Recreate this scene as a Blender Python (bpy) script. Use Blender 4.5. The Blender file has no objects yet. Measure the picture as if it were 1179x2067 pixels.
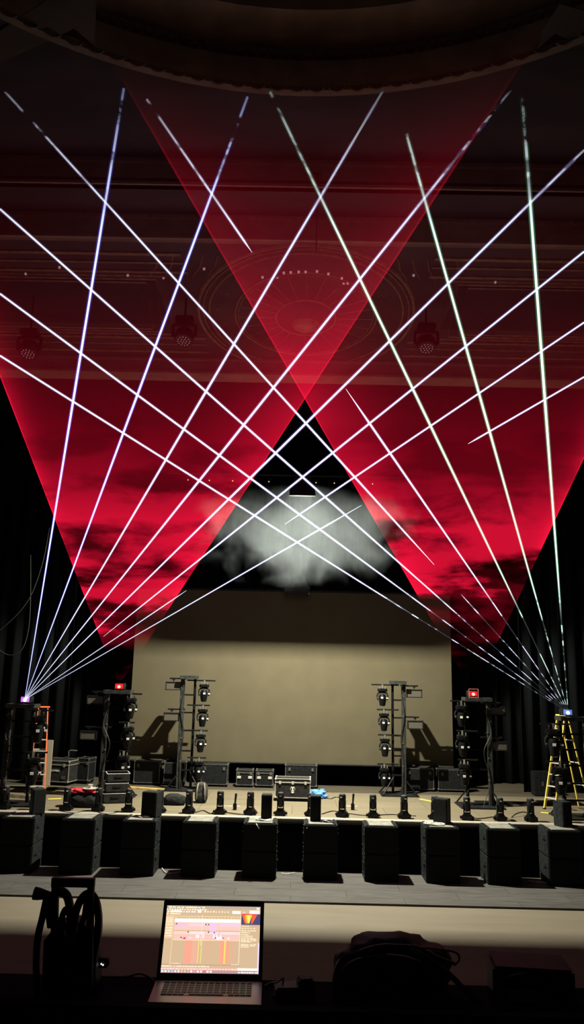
import bpy, bmesh, math, random
from mathutils import Vector, Matrix, noise as mn
random.seed(7)
PI = math.pi
D2R = math.radians
scene = bpy.context.scene
COL = scene.collection

# ------------------------------------------------------------------ camera
CAM = Vector((0, 0, 4.6)); F = 1550.0
RC = (Matrix.Rotation(D2R(0.48), 3, 'Z') @ Matrix.Rotation(D2R(90 + 12.0), 3, 'X') @ Matrix.Rotation(D2R(1.28), 3, 'Z'))
cd = bpy.data.cameras.new('camera'); co = bpy.data.objects.new('camera', cd); COL.objects.link(co)
co.matrix_world = Matrix.Translation(CAM) @ RC.to_4x4()
cd.sensor_fit = 'VERTICAL'; cd.sensor_height = 36; cd.lens = 36 * F / 2067; cd.clip_start = .05; cd.clip_end = 200
scene.camera = co

def P(px, py, y=None, z=None, d=None):
    """point of the place seen at a photo pixel, on a plane y=, z= or at depth d"""
    v = RC @ Vector(((px - 589.5) / F, -(py - 1033.5) / F, -1))
    t = (y - CAM.y) / v.y if y is not None else ((z - CAM.z) / v.z if z is not None else d)
    return CAM + v * t

# ------------------------------------------------------------------ materials
def nmat(name):
    m = bpy.data.materials.new(name); m.use_nodes = True
    n = m.node_tree.nodes; n.clear()
    return m, n, m.node_tree.links
def mat(name, col, rough=.5, metal=0, var=.0, scale=6, bump=0, emit=None, es=0, spec=.5, stretch=(1, 1, 1), col2=None):
    m, n, l = nmat(name)
    o = n.new('ShaderNodeOutputMaterial'); b = n.new('ShaderNodeBsdfPrincipled'); l.new(b.outputs[0], o.inputs[0])
    b.inputs['Base Color'].default_value = (*col, 1); b.inputs['Roughness'].default_value = rough
    b.inputs['Metallic'].default_value = metal; b.inputs['Specular IOR Level'].default_value = spec
    if emit: b.inputs['Emission Color'].default_value = (*emit, 1); b.inputs['Emission Strength'].default_value = es
    if var or bump or col2:
        tc = n.new('ShaderNodeTexCoord'); mp = n.new('ShaderNodeMapping'); mp.inputs['Scale'].default_value = stretch
        l.new(tc.outputs['Object'], mp.inputs[0])
        t = n.new('ShaderNodeTexNoise'); t.inputs['Scale'].default_value = scale; t.inputs['Detail'].default_value = 6
        l.new(mp.outputs[0], t.inputs['Vector'])
        if var or col2:
            r = n.new('ShaderNodeValToRGB')
            c2 = col2 or [min(1, c * (1 + var)) for c in col]; c1 = [c * (1 - var) for c in col] if not col2 else col
            r.color_ramp.elements[0].position = .35; r.color_ramp.elements[1].position = .65
            r.color_ramp.elements[0].color = (*c1, 1); r.color_ramp.elements[1].color = (*c2, 1)
            l.new(t.outputs[0], r.inputs[0]); l.new(r.outputs[0], b.inputs['Base Color'])
        if bump:
            bp = n.new('ShaderNodeBump'); bp.inputs['Strength'].default_value = bump; bp.inputs['Distance'].default_value = .02
            l.new(t.outputs[0], bp.inputs['Height']); l.new(bp.outputs[0], b.inputs['Normal'])
    return m

M = {
 'black': mat('black_paint', (.012, .013, .015), .45, var=.3, scale=9),
 'blackm': mat('black_metal', (.013, .014, .016), .35, .6, var=.3),
 'cab': mat('cabinet_paint', (.014, .017, .019), .6, var=.35, scale=14, bump=.2),
 'grille': mat('speaker_grille', (.008, .009, .010), .7, bump=.5, scale=90),
 'truss': mat('truss_metal', (.045, .05, .05), .45, .5, var=.3, scale=8),
 'steel': mat('bright_steel', (.6, .6, .58), .3, .9),
 'alu': mat('aluminium_edge', (.62, .62, .60), .4, .5, var=.12, scale=20),
 'aludim': mat('worn_edge', (.085, .088, .085), .5, .4, var=.3, scale=20),
 'white': mat('white_plastic', (.7, .7, .68), .5),
 'case': mat('case_panel', (.019, .020, .020), .55, var=.3, scale=12),
 'casedark': mat('case_panel_dark', (.007, .008, .0095), .6, var=.3, scale=12),
 'curtain': mat('black_curtain', (.005, .0065, .008), .95, var=.5, scale=1.2, stretch=(4, 4, .15), spec=.1),
 'screen': mat('screen_cloth', (0.0787, 0.0700, 0.0467), .95, var=.05, scale=1.5, spec=.1),
 'panel': mat('lamp_panel', (.07, .063, .05), .5),
 'orange': mat('orange_rail', (.95, .17, .05), .45, var=.1), 'rung': mat('ladder_rung', (.62, .6, .55), .4, .3),
 'yellow': mat('yellow_rail', (.75, .60, .12), .5, var=.12),
 'red': mat('red_cloth', (.45, .02, .04), .8, var=.4, scale=9, bump=.4),
 'blue': mat('blue_cloth', (.08, .25, .75), .7, var=.4, scale=12, bump=.4),
 'bag': mat('dark_fabric', (.014, .016, .018), .85, var=.4, scale=20, bump=.4),
 'bagg': mat('grey_fabric', (.045, .042, .04), .9, var=.5, scale=14, bump=.4),
 'rubber': mat('black_rubber', (.01, .009, .009), .5),
 'cable': mat('black_cable', (.012, .012, .012), .5), 'wcable': mat('pale_cable', (.5, .5, .48), .5),
 'amber': mat('amber_ramp', (.5, .32, .1), .6, var=.3),
 'tape': mat('yellow_tape', (.75, .65, .08), .6), 'desk': mat('desk_cloth', (.003, .0032, .0034), .95, spec=.1),
 'lens': mat('lens_glass', (.10, .11, .13), .08, .3, spec=1),
 'lapt': mat('laptop_metal', (.30, .24, .25), .38, .7), 'lbez': mat('laptop_bezel', (.004, .004, .005), .3),
 'key': mat('key_black', (.012, .012, .014), .5), 'keybed': mat('keyboard_bed', (.22, .18, .19), .5, .5),
 'pad': mat('touch_pad', (.26, .20, .22), .3, .6), 'warm': mat('warm_lamp', (1, .7, .4), .5, emit=(1, .62, .3), es=1.6),
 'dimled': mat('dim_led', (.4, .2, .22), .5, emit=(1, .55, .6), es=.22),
 'redlamp': mat('red_laser_aperture', (1, .1, .1), .5, emit=(1, .12, .06), es=9),
 'redglow': mat('red_laser_window', (.3, .01, .01), .4, emit=(1, .01, .02), es=.55),
 'whitelamp': mat('laser_aperture', (1, 1, 1), .5, emit=(.95, .85, 1), es=14),
 'led': mat('tiny_led', (1, 1, 1), .5, emit=(.9, .95, 1), es=4),
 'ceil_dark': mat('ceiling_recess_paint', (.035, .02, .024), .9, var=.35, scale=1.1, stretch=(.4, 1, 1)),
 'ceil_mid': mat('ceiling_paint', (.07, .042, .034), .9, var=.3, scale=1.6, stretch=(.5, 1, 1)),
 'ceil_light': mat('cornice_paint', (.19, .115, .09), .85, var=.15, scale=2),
 'gilt': mat('gilded_moulding', (.16, .095, .06), .6, .1, var=.3, scale=5),
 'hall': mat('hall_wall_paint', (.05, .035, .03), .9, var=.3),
}

for k_ in ('black', 'blackm', 'cab', 'case', 'casedark', 'truss', 'bag', 'bagg', 'grille', 'rubber'):
    M[k_].node_tree.nodes['Principled BSDF'].inputs['Specular IOR Level'].default_value = .14

def floor_mat(name, c1, c2, c3, scale, stretch, plank=0, dirt=.5):
    m, n, l = nmat(name)
    o = n.new('ShaderNodeOutputMaterial'); b = n.new('ShaderNodeBsdfPrincipled'); l.new(b.outputs[0], o.inputs[0])
    b.inputs['Roughness'].default_value = .65; b.inputs['Specular IOR Level'].default_value = .25
    tc = n.new('ShaderNodeTexCoord'); mp = n.new('ShaderNodeMapping'); mp.inputs['Scale'].default_value = stretch
    l.new(tc.outputs['Object'], mp.inputs[0])
    t = n.new('ShaderNodeTexNoise'); t.inputs['Scale'].default_value = scale; t.inputs['Detail'].default_value = 8; t.inputs['Roughness'].default_value = .6
    l.new(mp.outputs[0], t.inputs['Vector'])
    r = n.new('ShaderNodeValToRGB'); e = r.color_ramp.elements
    e[0].position = .3; e[0].color = (*c1, 1); e[1].position = .7; e[1].color = (*c2, 1)
    l.new(t.outputs[0], r.inputs[0])
    t2 = n.new('ShaderNodeTexNoise'); t2.inputs['Scale'].default_value = 1.1; t2.inputs['Detail'].default_value = 5
    mp2 = n.new('ShaderNodeMapping'); mp2.inputs['Scale'].default_value = (.6, 2.5, 1); l.new(tc.outputs['Object'], mp2.inputs[0]); l.new(mp2.outputs[0], t2.inputs['Vector'])
    rr = n.new('ShaderNodeValToRGB'); rr.color_ramp.elements[0].position = .55; rr.color_ramp.elements[1].position = .72
    l.new(t2.outputs[0], rr.inputs[0])
    mx = n.new('ShaderNodeMixRGB'); mx.inputs[2].default_value = (*c3, 1)
    mm = n.new('ShaderNodeMath'); mm.operation = 'MULTIPLY'; mm.inputs[1].default_value = dirt
    l.new(rr.outputs[0], mm.inputs[0]); l.new(mm.outputs[0], mx.inputs[0]); l.new(r.outputs[0], mx.inputs[1])
    last = mx
    if plank:
        bt = n.new('ShaderNodeTexBrick'); bt.inputs['Scale'].default_value = 1; bt.inputs['Brick Width'].default_value = 2.4; bt.inputs['Row Height'].default_value = plank
        bt.inputs['Mortar Size'].default_value = .008; bt.inputs['Color1'].default_value = (1, 1, 1, 1); bt.inputs['Color2'].default_value = (.86, .86, .86, 1); bt.inputs['Mortar'].default_value = (.35, .35, .35, 1)
        l.new(tc.outputs['Object'], bt.inputs['Vector'])
        m2 = n.new('ShaderNodeMixRGB'); m2.blend_type = 'MULTIPLY'; m2.inputs[0].default_value = .8
        l.new(mx.outputs[0], m2.inputs[1]); l.new(bt.outputs[0], m2.inputs[2]); last = m2
    l.new(last.outputs[0], b.inputs['Base Color'])
    return m
M['stage'] = floor_mat('stage_boards', (0.1333, 0.1167, 0.0813), (0.1667, 0.1467, 0.1033), (0.0933, 0.0800, 0.0567), 3, (.5, 3, 1), 1.2, .5)
M['stagedark'] = floor_mat('worn_stage_boards', (0.0500, 0.0433, 0.0333), (0.0733, 0.0633, 0.0467), (0.0267, 0.0233, 0.0167), 3, (.3, 3, 1), 0, .6)
M['pit'] = floor_mat('grey_pit_boards', (0.0467, 0.0467, 0.0467), (0.0867, 0.0867, 0.0853), (0.0300, 0.0300, 0.0300), 4, (.4, 3, 1), .55, .45)
M['hallfloor'] = floor_mat('hall_floor_beige', (0.1333, 0.1200, 0.0933), (0.1567, 0.1400, 0.1100), (0.1067, 0.0933, 0.0733), 1.5, (.3, 2, 1), 0, .3)

# light of the lasers: emission modulated by the haze of the room (world position)
def haze_nodes(n, l, seed, sc=(.9, .9, 2.6), lo=.38, hi=.62):
    g = n.new('ShaderNodeNewGeometry'); mp = n.new('ShaderNodeMapping'); mp.inputs['Scale'].default_value = sc; mp.inputs['Location'].default_value = (seed, seed * .7, 0)
    l.new(g.outputs['Position'], mp.inputs[0])
    t = n.new('ShaderNodeTexNoise'); t.inputs['Scale'].default_value = .75; t.inputs['Detail'].default_value = 7; t.inputs['Roughness'].default_value = .55; t.inputs['Distortion'].default_value = .2
    l.new(mp.outputs[0], t.inputs['Vector'])
    s = n.new('ShaderNodeSeparateXYZ'); l.new(g.outputs['Position'], s.inputs[0])
    return g, t, s
def mr(n, l, src, a, b, c, d, smooth=True):
    r = n.new('ShaderNodeMapRange'); r.interpolation_type = 'SMOOTHSTEP' if smooth else 'LINEAR'
    r.inputs['From Min'].default_value = a; r.inputs['From Max'].default_value = b; r.inputs['To Min'].default_value = c; r.inputs['To Max'].default_value = d
    l.new(src, r.inputs['Value']); return r.outputs[0]
def mth(n, l, op, a, b=None):
    k = n.new('ShaderNodeMath'); k.operation = op
    for i, v in enumerate((a, b)):
        if v is None: continue
        if isinstance(v, (int, float)): k.inputs[i].default_value = v
        else: l.new(v, k.inputs[i])
    return k.outputs[0]
def out_emit(n, l, color, strength):
    o = n.new('ShaderNodeOutputMaterial'); ad = n.new('ShaderNodeAddShader'); tr = n.new('ShaderNodeBsdfTransparent'); e = n.new('ShaderNodeEmission')
    if isinstance(color, tuple): e.inputs[0].default_value = (*color, 1)
    else: l.new(color, e.inputs[0])
    l.new(strength, e.inputs[1]); l.new(tr.outputs[0], ad.inputs[0]); l.new(e.outputs[0], ad.inputs[1]); l.new(ad.outputs[0], o.inputs[0])

def nomis(m):
    try: m.cycles.emission_sampling = 'NONE'
    except Exception: pass
    return m
def sheet_mat(name, seed, power, low, inner_side):
    """fan of red light: UV.x runs across the fan 0..1, UV.y is the distance from the projector"""
    m, n, l = nmat(name)
    g, t, s = haze_nodes(n, l, seed, (.5, .5, 1.9))
    uv = n.new('ShaderNodeUVMap'); us = n.new('ShaderNodeSeparateXYZ'); l.new(uv.outputs[0], us.inputs[0])
    cloud = mr(n, l, t.outputs[0], .34, .55, .0, 1.0)
    # patches matter near the stage, the haze evens out higher up
    zz = s.outputs['Z']
    mixf = mr(n, l, zz, 8.0, 10.0, .95, .2)
    base = mth(n, l, 'ADD', mth(n, l, 'MULTIPLY', cloud, mixf), mth(n, l, 'SUBTRACT', 1.0, mixf))
    base = mth(n, l, 'ADD', mth(n, l, 'MULTIPLY', base, .88), .05)
    zn = mth(n, l, 'ADD', zz, mth(n, l, 'MULTIPLY', mth(n, l, 'SUBTRACT', t.outputs[0], .5), 5.0))
    foot = mr(n, l, zn, low, low + .55, 0, 1)
    foot2 = mr(n, l, zn, low - 1.5, low + .2, .0, .16)
    foot = mth(n, l, 'MAXIMUM', foot, foot2)
    def decay(z0, k): return mth(n, l, 'POWER', 2.718, mth(n, l, 'MULTIPLY', mth(n, l, 'MAXIMUM', mth(n, l, 'SUBTRACT', zz, z0), 0.0), -k))
    x = us.outputs[0]
    ed = mth(n, l, 'ABSOLUTE', mth(n, l, 'SUBTRACT', mth(n, l, 'MULTIPLY', x, 2), 1))
    inner = mth(n, l, 'MULTIPLY', decay(8.1, .98), .66)
    side = mr(n, l, x, .45, .55, 14 if inner_side else 2.8, 2.8 if inner_side else 14)
    outer = mth(n, l, 'MULTIPLY', mth(n, l, 'POWER', ed, side), mth(n, l, 'MULTIPLY', decay(10.2, .60), .37))
    line = mth(n, l, 'MULTIPLY', mr(n, l, ed, .988, .999, 0, .55), decay(10, .45))
    st = mth(n, l, 'ADD', mth(n, l, 'ADD', inner, outer), line)
    st = mth(n, l, 'MULTIPLY', st, mth(n, l, 'MULTIPLY', base, foot))
    st = mth(n, l, 'MULTIPLY', st, mr(n, l, zz, 12.6, 14.3, power, .0))
    out_emit(n, l, (1.0, .008, .05), st)
    return nomis(m)
def beam_mat(name, col, power, seed, gappy, top=12.3):
    m, n, l = nmat(name)
    g, t, s = haze_nodes(n, l, seed, (2.5, 2.5, 5))
    zz = s.outputs['Z']
    fade = mr(n, l, zz, top, 15.0, 1, .0)
    brk = mr(n, l, t.outputs[0], .44, .52, .0, 1)
    # breaks show where the haze is thin: towards the ceiling and, on one side, low over the stage
    hi = mr(n, l, zz, 12.6, 14.0, 0, 1)
    v = mth(n, l, 'ADD', mth(n, l, 'MULTIPLY', brk, hi), mth(n, l, 'SUBTRACT', 1.0, hi))
    if gappy:
        lo = mr(n, l, zz, 6.0, 7.2, 1, 0)
        v2 = mth(n, l, 'ADD', mth(n, l, 'MULTIPLY', mr(n, l, t.outputs[0], .47, .56, .03, .9), lo), mth(n, l, 'SUBTRACT', 1.0, lo))
        v = mth(n, l, 'MULTIPLY', v, v2)
    near = mr(n, l, zz, 3.8, 8.5, .55, 1)
    far = mr(n, l, zz, 9.5, 12.5, 1, .55)
    out_emit(n, l, col, mth(n, l, 'MULTIPLY', mth(n, l, 'MULTIPLY', mth(n, l, 'MULTIPLY', v, fade), mth(n, l, 'MULTIPLY', near, far)), power))
    return nomis(m)
M['sheetL'] = sheet_mat('red_laser_light_a', 3.1, 1.0, 5.9, 1)
M['sheetR'] = sheet_mat('red_laser_light_b', 11.7, 1.0, 6.6, 0)
M['beamL'] = beam_mat('white_laser_light_a', (.72, .84, 1), 1.0, 2, False)
M['beamR'] = beam_mat('white_laser_light_b', (.82, .88, 1), 1.0, 9, True)
M['haloB'] = beam_mat('blue_laser_fringe', (.12, .10, 1), .20, 2, False)
M['haloG'] = beam_mat('green_laser_fringe', (.15, .75, .30), .13, 9, True)
M['haloQ'] = beam_mat('violet_laser_fringe_b', (.55, .45, 1), .08, 9, True)
M['haloP'] = beam_mat('violet_laser_fringe', (.55, .35, 1), .10, 4, False)

# ------------------------------------------------------------------ mesh builder
class MB:
    def __init__(s): s.bm = bmesh.new()
    def box(s, c, d, rot=None, bev=0, taper=None):
        r = bmesh.ops.create_cube(s.bm, size=1)['verts']
        for v in r:
            tp = 1
            if taper is not None and v.co.z > 0: v.co.x *= taper; v.co.y *= taper
            v.co = Vector((v.co.x * d[0], v.co.y * d[1], v.co.z * d[2]))
        if bev:
            es = list({e for v in r for e in v.link_edges})
            r = list({v for f in bmesh.ops.bevel(s.bm, geom=es, offset=bev, segments=2, affect='EDGES')['faces'] for v in f.verts} | {v for v in r if v.is_valid})
            # gather the whole island
            seen = set(r); st = list(r)
            while st:
                v = st.pop()
                for e in v.link_edges:
                    w = e.other_vert(v)
                    if w not in seen: seen.add(w); st.append(w)
            r = list(seen)
        for v in r:
            if rot: v.co = rot @ v.co
            v.co += Vector(c)
        return s
    def cyl(s, a, b, r0, r1=None, seg=12, cap=True):
        a = Vector(a); b = Vector(b); r1 = r0 if r1 is None else r1
        q = (b - a).to_track_quat('Z', 'Y')
        A = []; B = []
        for i in range(seg):
            t = 2 * PI * i / seg; u = Vector((math.cos(t), math.sin(t), 0))
            A.append(s.bm.verts.new(a + q @ (u * r0))); B.append(s.bm.verts.new(b + q @ (u * r1)))
        for i in range(seg):
            j = (i + 1) % seg; s.bm.faces.new((A[i], A[j], B[j], B[i]))
        if cap: s.bm.faces.new(A[::-1]); s.bm.faces.new(B)
        return s
    def lathe(s, c, prof, seg=16, axis=None, sx=1, sy=1):
        """prof: (radius, height) pairs"""
        c = Vector(c); q = Vector(axis).to_track_quat('Z', 'Y') if axis else Matrix.Identity(3).to_quaternion()
        rings = []
        for r, h in prof:
            rings.append([s.bm.verts.new(c + q @ Vector((math.cos(2 * PI * i / seg) * max(r, 1e-4) * sx, math.sin(2 * PI * i / seg) * max(r, 1e-4) * sy, h))) for i in range(seg)])
        for A, B in zip(rings, rings[1:]):
            for i in range(seg):
                j = (i + 1) % seg; s.bm.faces.new((A[i], A[j], B[j], B[i]))
        s.bm.faces.new(rings[0][::-1]); s.bm.faces.new(rings[-1])
        return s
    def tube(s, pts, r, seg=6, closed=False, radii=None):
        pts = [Vector(p) for p in pts]; n = len(pts); rings = []; up = Vector((0, 0, 1)); prev = None
        for i, p in enumerate(pts):
            a = pts[(i - 1) % n] if (closed or i > 0) else p; b = pts[(i + 1) % n] if (closed or i < n - 1) else p
            t = (b - a).normalized()
            if prev is None:
                u = t.cross(up)
                if u.length < 1e-3: u = t.cross(Vector((1, 0, 0)))
                u.normalize()
            else:
                u = (prev - t * prev.dot(t)).normalized()
            prev = u; w = t.cross(u); rr = radii[i] if radii else r
            rings.append([s.bm.verts.new(p + (u * math.cos(2 * PI * k / seg) + w * math.sin(2 * PI * k / seg)) * rr) for k in range(seg)])
        pairs = list(zip(rings, rings[1:])) + ([(rings[-1], rings[0])] if closed else [])
        for A, B in pairs:
            for i in range(seg):
                j = (i + 1) % seg; s.bm.faces.new((A[i], A[j], B[j], B[i]))
        if not closed: s.bm.faces.new(rings[0][::-1]); s.bm.faces.new(rings[-1])
        return s
    def face(s, pts):
        s.bm.faces.new([s.bm.verts.new(Vector(p)) for p in pts]); return s
    def prism(s, pts, off):
        """closed polygon pts extruded by off"""
        off = Vector(off); A = [s.bm.verts.new(Vector(p)) for p in pts]; B = [s.bm.verts.new(Vector(p) + off) for p in pts]
        s.bm.faces.new(A[::-1]); s.bm.faces.new(B)
        for i in range(len(A)):
            j = (i + 1) % len(A); s.bm.faces.new((A[i], A[j], B[j], B[i]))
        return s
    def build(s, name, m, parent=None, smooth=False):
        bmesh.ops.recalc_face_normals(s.bm, faces=s.bm.faces)
        me = bpy.data.meshes.new(name); s.bm.to_mesh(me); s.bm.free()
        if isinstance(m, str): m = M[m]
        me.materials.append(m)
        if smooth:
            for p in me.polygons: p.use_smooth = True
            try: me.set_sharp_from_angle(angle=D2R(40))
            except Exception: pass
        o = bpy.data.objects.new(name, me); COL.objects.link(o); o.parent = parent
        return o

def tag(o, label=None, cat=None, group=None, kind=None):
    for k, v in (('label', label), ('category', cat), ('group', group), ('kind', kind)):
        if v: o[k] = v
    return o
def thing(name, loc=(0, 0, 0), rz=0, label=None, cat=None, group=None):
    o = bpy.data.objects.new(name, None); COL.objects.link(o); o.location = loc; o.rotation_euler = (0, 0, rz); o.empty_display_size = .1
    return tag(o, label, cat, group)
def struct(o): o['kind'] = 'structure'; return o
def copy_tree(o, parent=None):
    c = o.copy(); COL.objects.link(c); c.parent = parent
    for ch in list(o.children): copy_tree(ch, c)
    return c
ORD = ['first', 'second', 'third', 'fourth', 'fifth', 'sixth', 'seventh', 'eighth', 'ninth', 'tenth']
def smooth_path(pts, n=8, closed=False):
    pts = [Vector(p) for p in pts]; out = []; N = len(pts)
    rng = range(N if closed else N - 1)
    for i in rng:
        p0 = pts[(i - 1) % N] if closed or i > 0 else pts[i]; p1 = pts[i]; p2 = pts[(i + 1) % N]; p3 = pts[(i + 2) % N] if closed or i + 2 < N else p2
        for k in range(n):
            t = k / n
            out.append(.5 * ((2 * p1) + (p2 - p0) * t + (2 * p0 - 5 * p1 + 4 * p2 - p3) * t * t + (3 * p1 - p0 - 3 * p2 + p3) * t ** 3))
    if not closed: out.append(pts[-1])
    return out

# ------------------------------------------------------------------ setting
SZ = 1.2                       # stage height
SY = 19.75                     # stage front
struct(MB().box((0, 9.5, -.05), (26, 27, .1)).build('floor', 'hallfloor'))
struct(MB().box((0, (17.18 + SY) / 2, .012), (24, SY - 17.18, .03)).build('floor_pit', 'pit'))
struct(MB().box((0, 17.165, .015), (24, .03, .05)).build('trim_1', 'pit'))
struct(MB().box((0, 22.0, SZ - .06), (24, 4.4, .12)).build('floor_stage', 'stage'))
struct(MB().box((0, 27.1, SZ - .06), (24, 5.8, .12)).build('floor_upstage', 'stagedark'))
struct(MB().box((0, SY + .09, SZ - .027), (24, .24, .07), bev=.01).build('trim_2', mat('stage_nosing', (.30, .29, .26), .5)))
struct(MB().box((0, SY + .1, .54), (24, .1, 1.08)).build('wall_stage_front', 'curtain'))

def curtain(name, x0, x1, y0, y1, z0, z1, amp=.09, wl=.5):
    mb = MB(); L = math.hypot(x1 - x0, y1 - y0); n = max(8, int(L / wl * 8)); dx, dy = (x1 - x0) / L, (y1 - y0) / L
    A = []; B = []
    for i in range(n + 1):
        s_ = L * i / n; o_ = amp * math.sin(2 * PI * s_ / wl + .8 * math.sin(s_ * 1.3)); x = x0 + dx * s_ - dy * o_; y = y0 + dy * s_ + dx * o_
        A.append(mb.bm.verts.new((x, y, z0))); B.append(mb.bm.verts.new((x, y, z1)))
    for i in range(n): mb.bm.faces.new((A[i], A[i + 1], B[i + 1], B[i]))
    o = mb.build(name, 'curtain', smooth=True)
    md = o.modifiers.new('cloth', 'SOLIDIFY'); md.thickness = .012
    return o
tag(curtain('stage_curtain', -12, 12, 27.2, 27.2, SZ, 13), 'full width black drape hanging behind the pale projection screen', 'curtain')
tag(curtain('stage_curtain', -11.5, -7.2, 25.6, 25.2, SZ, 13), 'black masking drape at the side behind the orange ladder and lettered case', 'curtain', None)
tag(curtain('stage_curtain', 7.2, 11.5, 25.2, 25.6, SZ, 13), 'black masking drape at the side behind the yellow ladder', 'curtain', None)
struct(MB().box((-12.05, 12, 7), (.1, 36, 15)).build('wall_left', 'hall'))
struct(MB().box((12.05, 12, 7), (.1, 36, 15)).build('wall_right', 'hall'))
struct(MB().box((0, 30.05, 7), (24.2, .1, 15)).build('wall_back', 'curtain'))
# proscenium
struct(MB().box((-11.0, 20.95, 7.0), (2.0, .5, 13)).build('wall_proscenium_left', 'hall'))
struct(MB().box((11.0, 20.95, 7.0), (2.0, .5, 13)).build('wall_proscenium_right', 'hall'))
c1 = MB().box((0, 20.9, 13.19), (24, .5, .5)); c1.box((0, 20.6, 12.98), (24, .1, .07)); c1.box((0, 20.6, 13.38), (24, .16, .06))
struct(c1.build('wall_proscenium_top', 'ceil_light'))
struct(MB().box((0, 25.5, 13.35), (24, 9, .1)).build('ceiling_stage', 'curtain'))
Z1, Z2, Z3 = 13.42, 13.96, 14.52
Y1, Y2 = 14.47, 13.45
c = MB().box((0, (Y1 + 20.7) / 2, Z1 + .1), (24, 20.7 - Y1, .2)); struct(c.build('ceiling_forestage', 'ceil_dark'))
def cornice(name, y, z0, z1):
    mb = MB().box((0, y + .06, (z0 + z1) / 2), (24, .12, z1 - z0))
    mb.box((0, y - .04, z1 - .04), (24, .10, .08)); mb.box((0, y - .02, z0 + .03), (24, .07, .06))
    struct(mb.build(name, 'ceil_light'))
cornice('trim_3', Y1 - .02, Z1, Z2)
cornice('trim_4', Y2 - .02, Z2, Z3)
struct(MB().box((0, (Y1 + Y2) / 2 - .03, Z2 + .08), (24, Y1 - Y2, .16)).build('ceiling_step', 'ceil_dark'))
# scalloped bead along the top cornice edge
mb = MB()
for i in range(120):
    x = -11.9 + i * .2
    mb.tube([(x - .08, Y1 - .1, Z2 - .1), (x - .04, Y1 - .12, Z2 - .05), (x + .04, Y1 - .12, Z2 - .05), (x + .08, Y1 - .1, Z2 - .1)], .013, 4)
struct(mb.build('trim_5', 'gilt'))
# hall ceiling with the round opening of the dome
RD, CY = 8.2, 11.49 - 8.2
N = 120
mb = MB(); ring = []; outer = []
for i in range(N):
    a = 2 * PI * i / N; x, y = math.cos(a) * RD, CY + math.sin(a) * RD
    ring.append(mb.bm.verts.new((x, y, Z3)))
    k = min(12 / abs(math.cos(a)) if abs(math.cos(a)) > 1e-6 else 1e9, ((Y2 - CY) if math.sin(a) > 0 else 9.5) / abs(math.sin(a)) if abs(math.sin(a)) > 1e-6 else 1e9)
    outer.append(mb.bm.verts.new((math.cos(a) * k, CY + math.sin(a) * k, Z3)))
for i in range(N):
    j = (i + 1) % N; mb.bm.faces.new((ring[i], ring[j], outer[j], outer[i]))
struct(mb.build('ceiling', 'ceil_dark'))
def ringband(name, R, z0, z1, th, m):
    mb = MB(); q = []
    for i in range(N):
        a = 2 * PI * i / N; ca, sa = math.cos(a), math.sin(a)
        q.append([mb.bm.verts.new((ca * r, CY + sa * r, z)) for r, z in ((R, z0), (R, z1), (R + th, z1), (R + th, z0))])
    for i in range(N):
        j = (i + 1) % N
        for k in range(4): mb.bm.faces.new((q[i][k], q[j][k], q[j][(k + 1) % 4], q[i][(k + 1) % 4]))
    return struct(mb.build(name, m, smooth=False))
Z4 = 15.16
ringband('wall_dome_drum', RD, Z3, Z4, .12, mat('drum_paint', (.34, .21, .15), .9, var=.2, scale=2))
ringband('trim_6', RD - .05, Z3 - .05, Z3 + .03, .14, 'ceil_light')
ringband('trim_7', RD - .16, Z4 - .05, Z4 + .05, .25, 'ceil_light')
mb = MB()
prof = [(RD - .1, Z4), (RD - .9, Z4 + .1), (RD - 1.1, Z4 + .5), (RD - 2.5, Z4 + 1.6), (RD - 5, Z4 + 2.5), (.01, Z4 + 2.9)]
rr = [[mb.bm.verts.new((math.cos(2 * PI * i / N) * r, CY + math.sin(2 * PI * i / N) * r, z)) for i in range(N)] for r, z in prof]
for A, B in zip(rr, rr[1:]):
    for i in range(N): mb.bm.faces.new((A[i], A[(i + 1) % N], B[(i + 1) % N], B[i]))
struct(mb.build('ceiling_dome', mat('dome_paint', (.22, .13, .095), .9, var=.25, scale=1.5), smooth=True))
def beads(name, R, z, n, w, r):
    mb = MB()
    for i in range(n):
        a = 2 * PI * i / n
        if math.sin(a) < .3: continue
        pts = [(math.cos(a + t * w) * R, CY + math.sin(a + t * w) * R, z - h) for t, h in ((-1, 0), (-.6, .07), (0, .10), (.6, .07), (1, 0))]
        mb.tube(pts, r, 5)
    struct(mb.build(name, 'gilt', smooth=True))
beads('trim_8', RD - .07, Z3, 150, .016, .022)
beads('trim_9', RD - .18, Z4 - .02, 260, .009, .02)
# diagonal ribs of the ceiling beside the dome
for sx, pix in ((-1, ((0, 62), (95, 0), (195, 0), (190, 92), (150, 58), (0, 128))), (1, ((1179, 22), (1179, 95), (1120, 68), (1085, 100), (1095, 60), (1130, 8)))):
    pts = [P(a, b, z=Z3 - .03) for a, b in pix]
    struct(MB().prism(pts, (0, 0, .02)).build('trim_10' if sx < 0 else 'trim_11', 'ceil_mid'))

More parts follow.
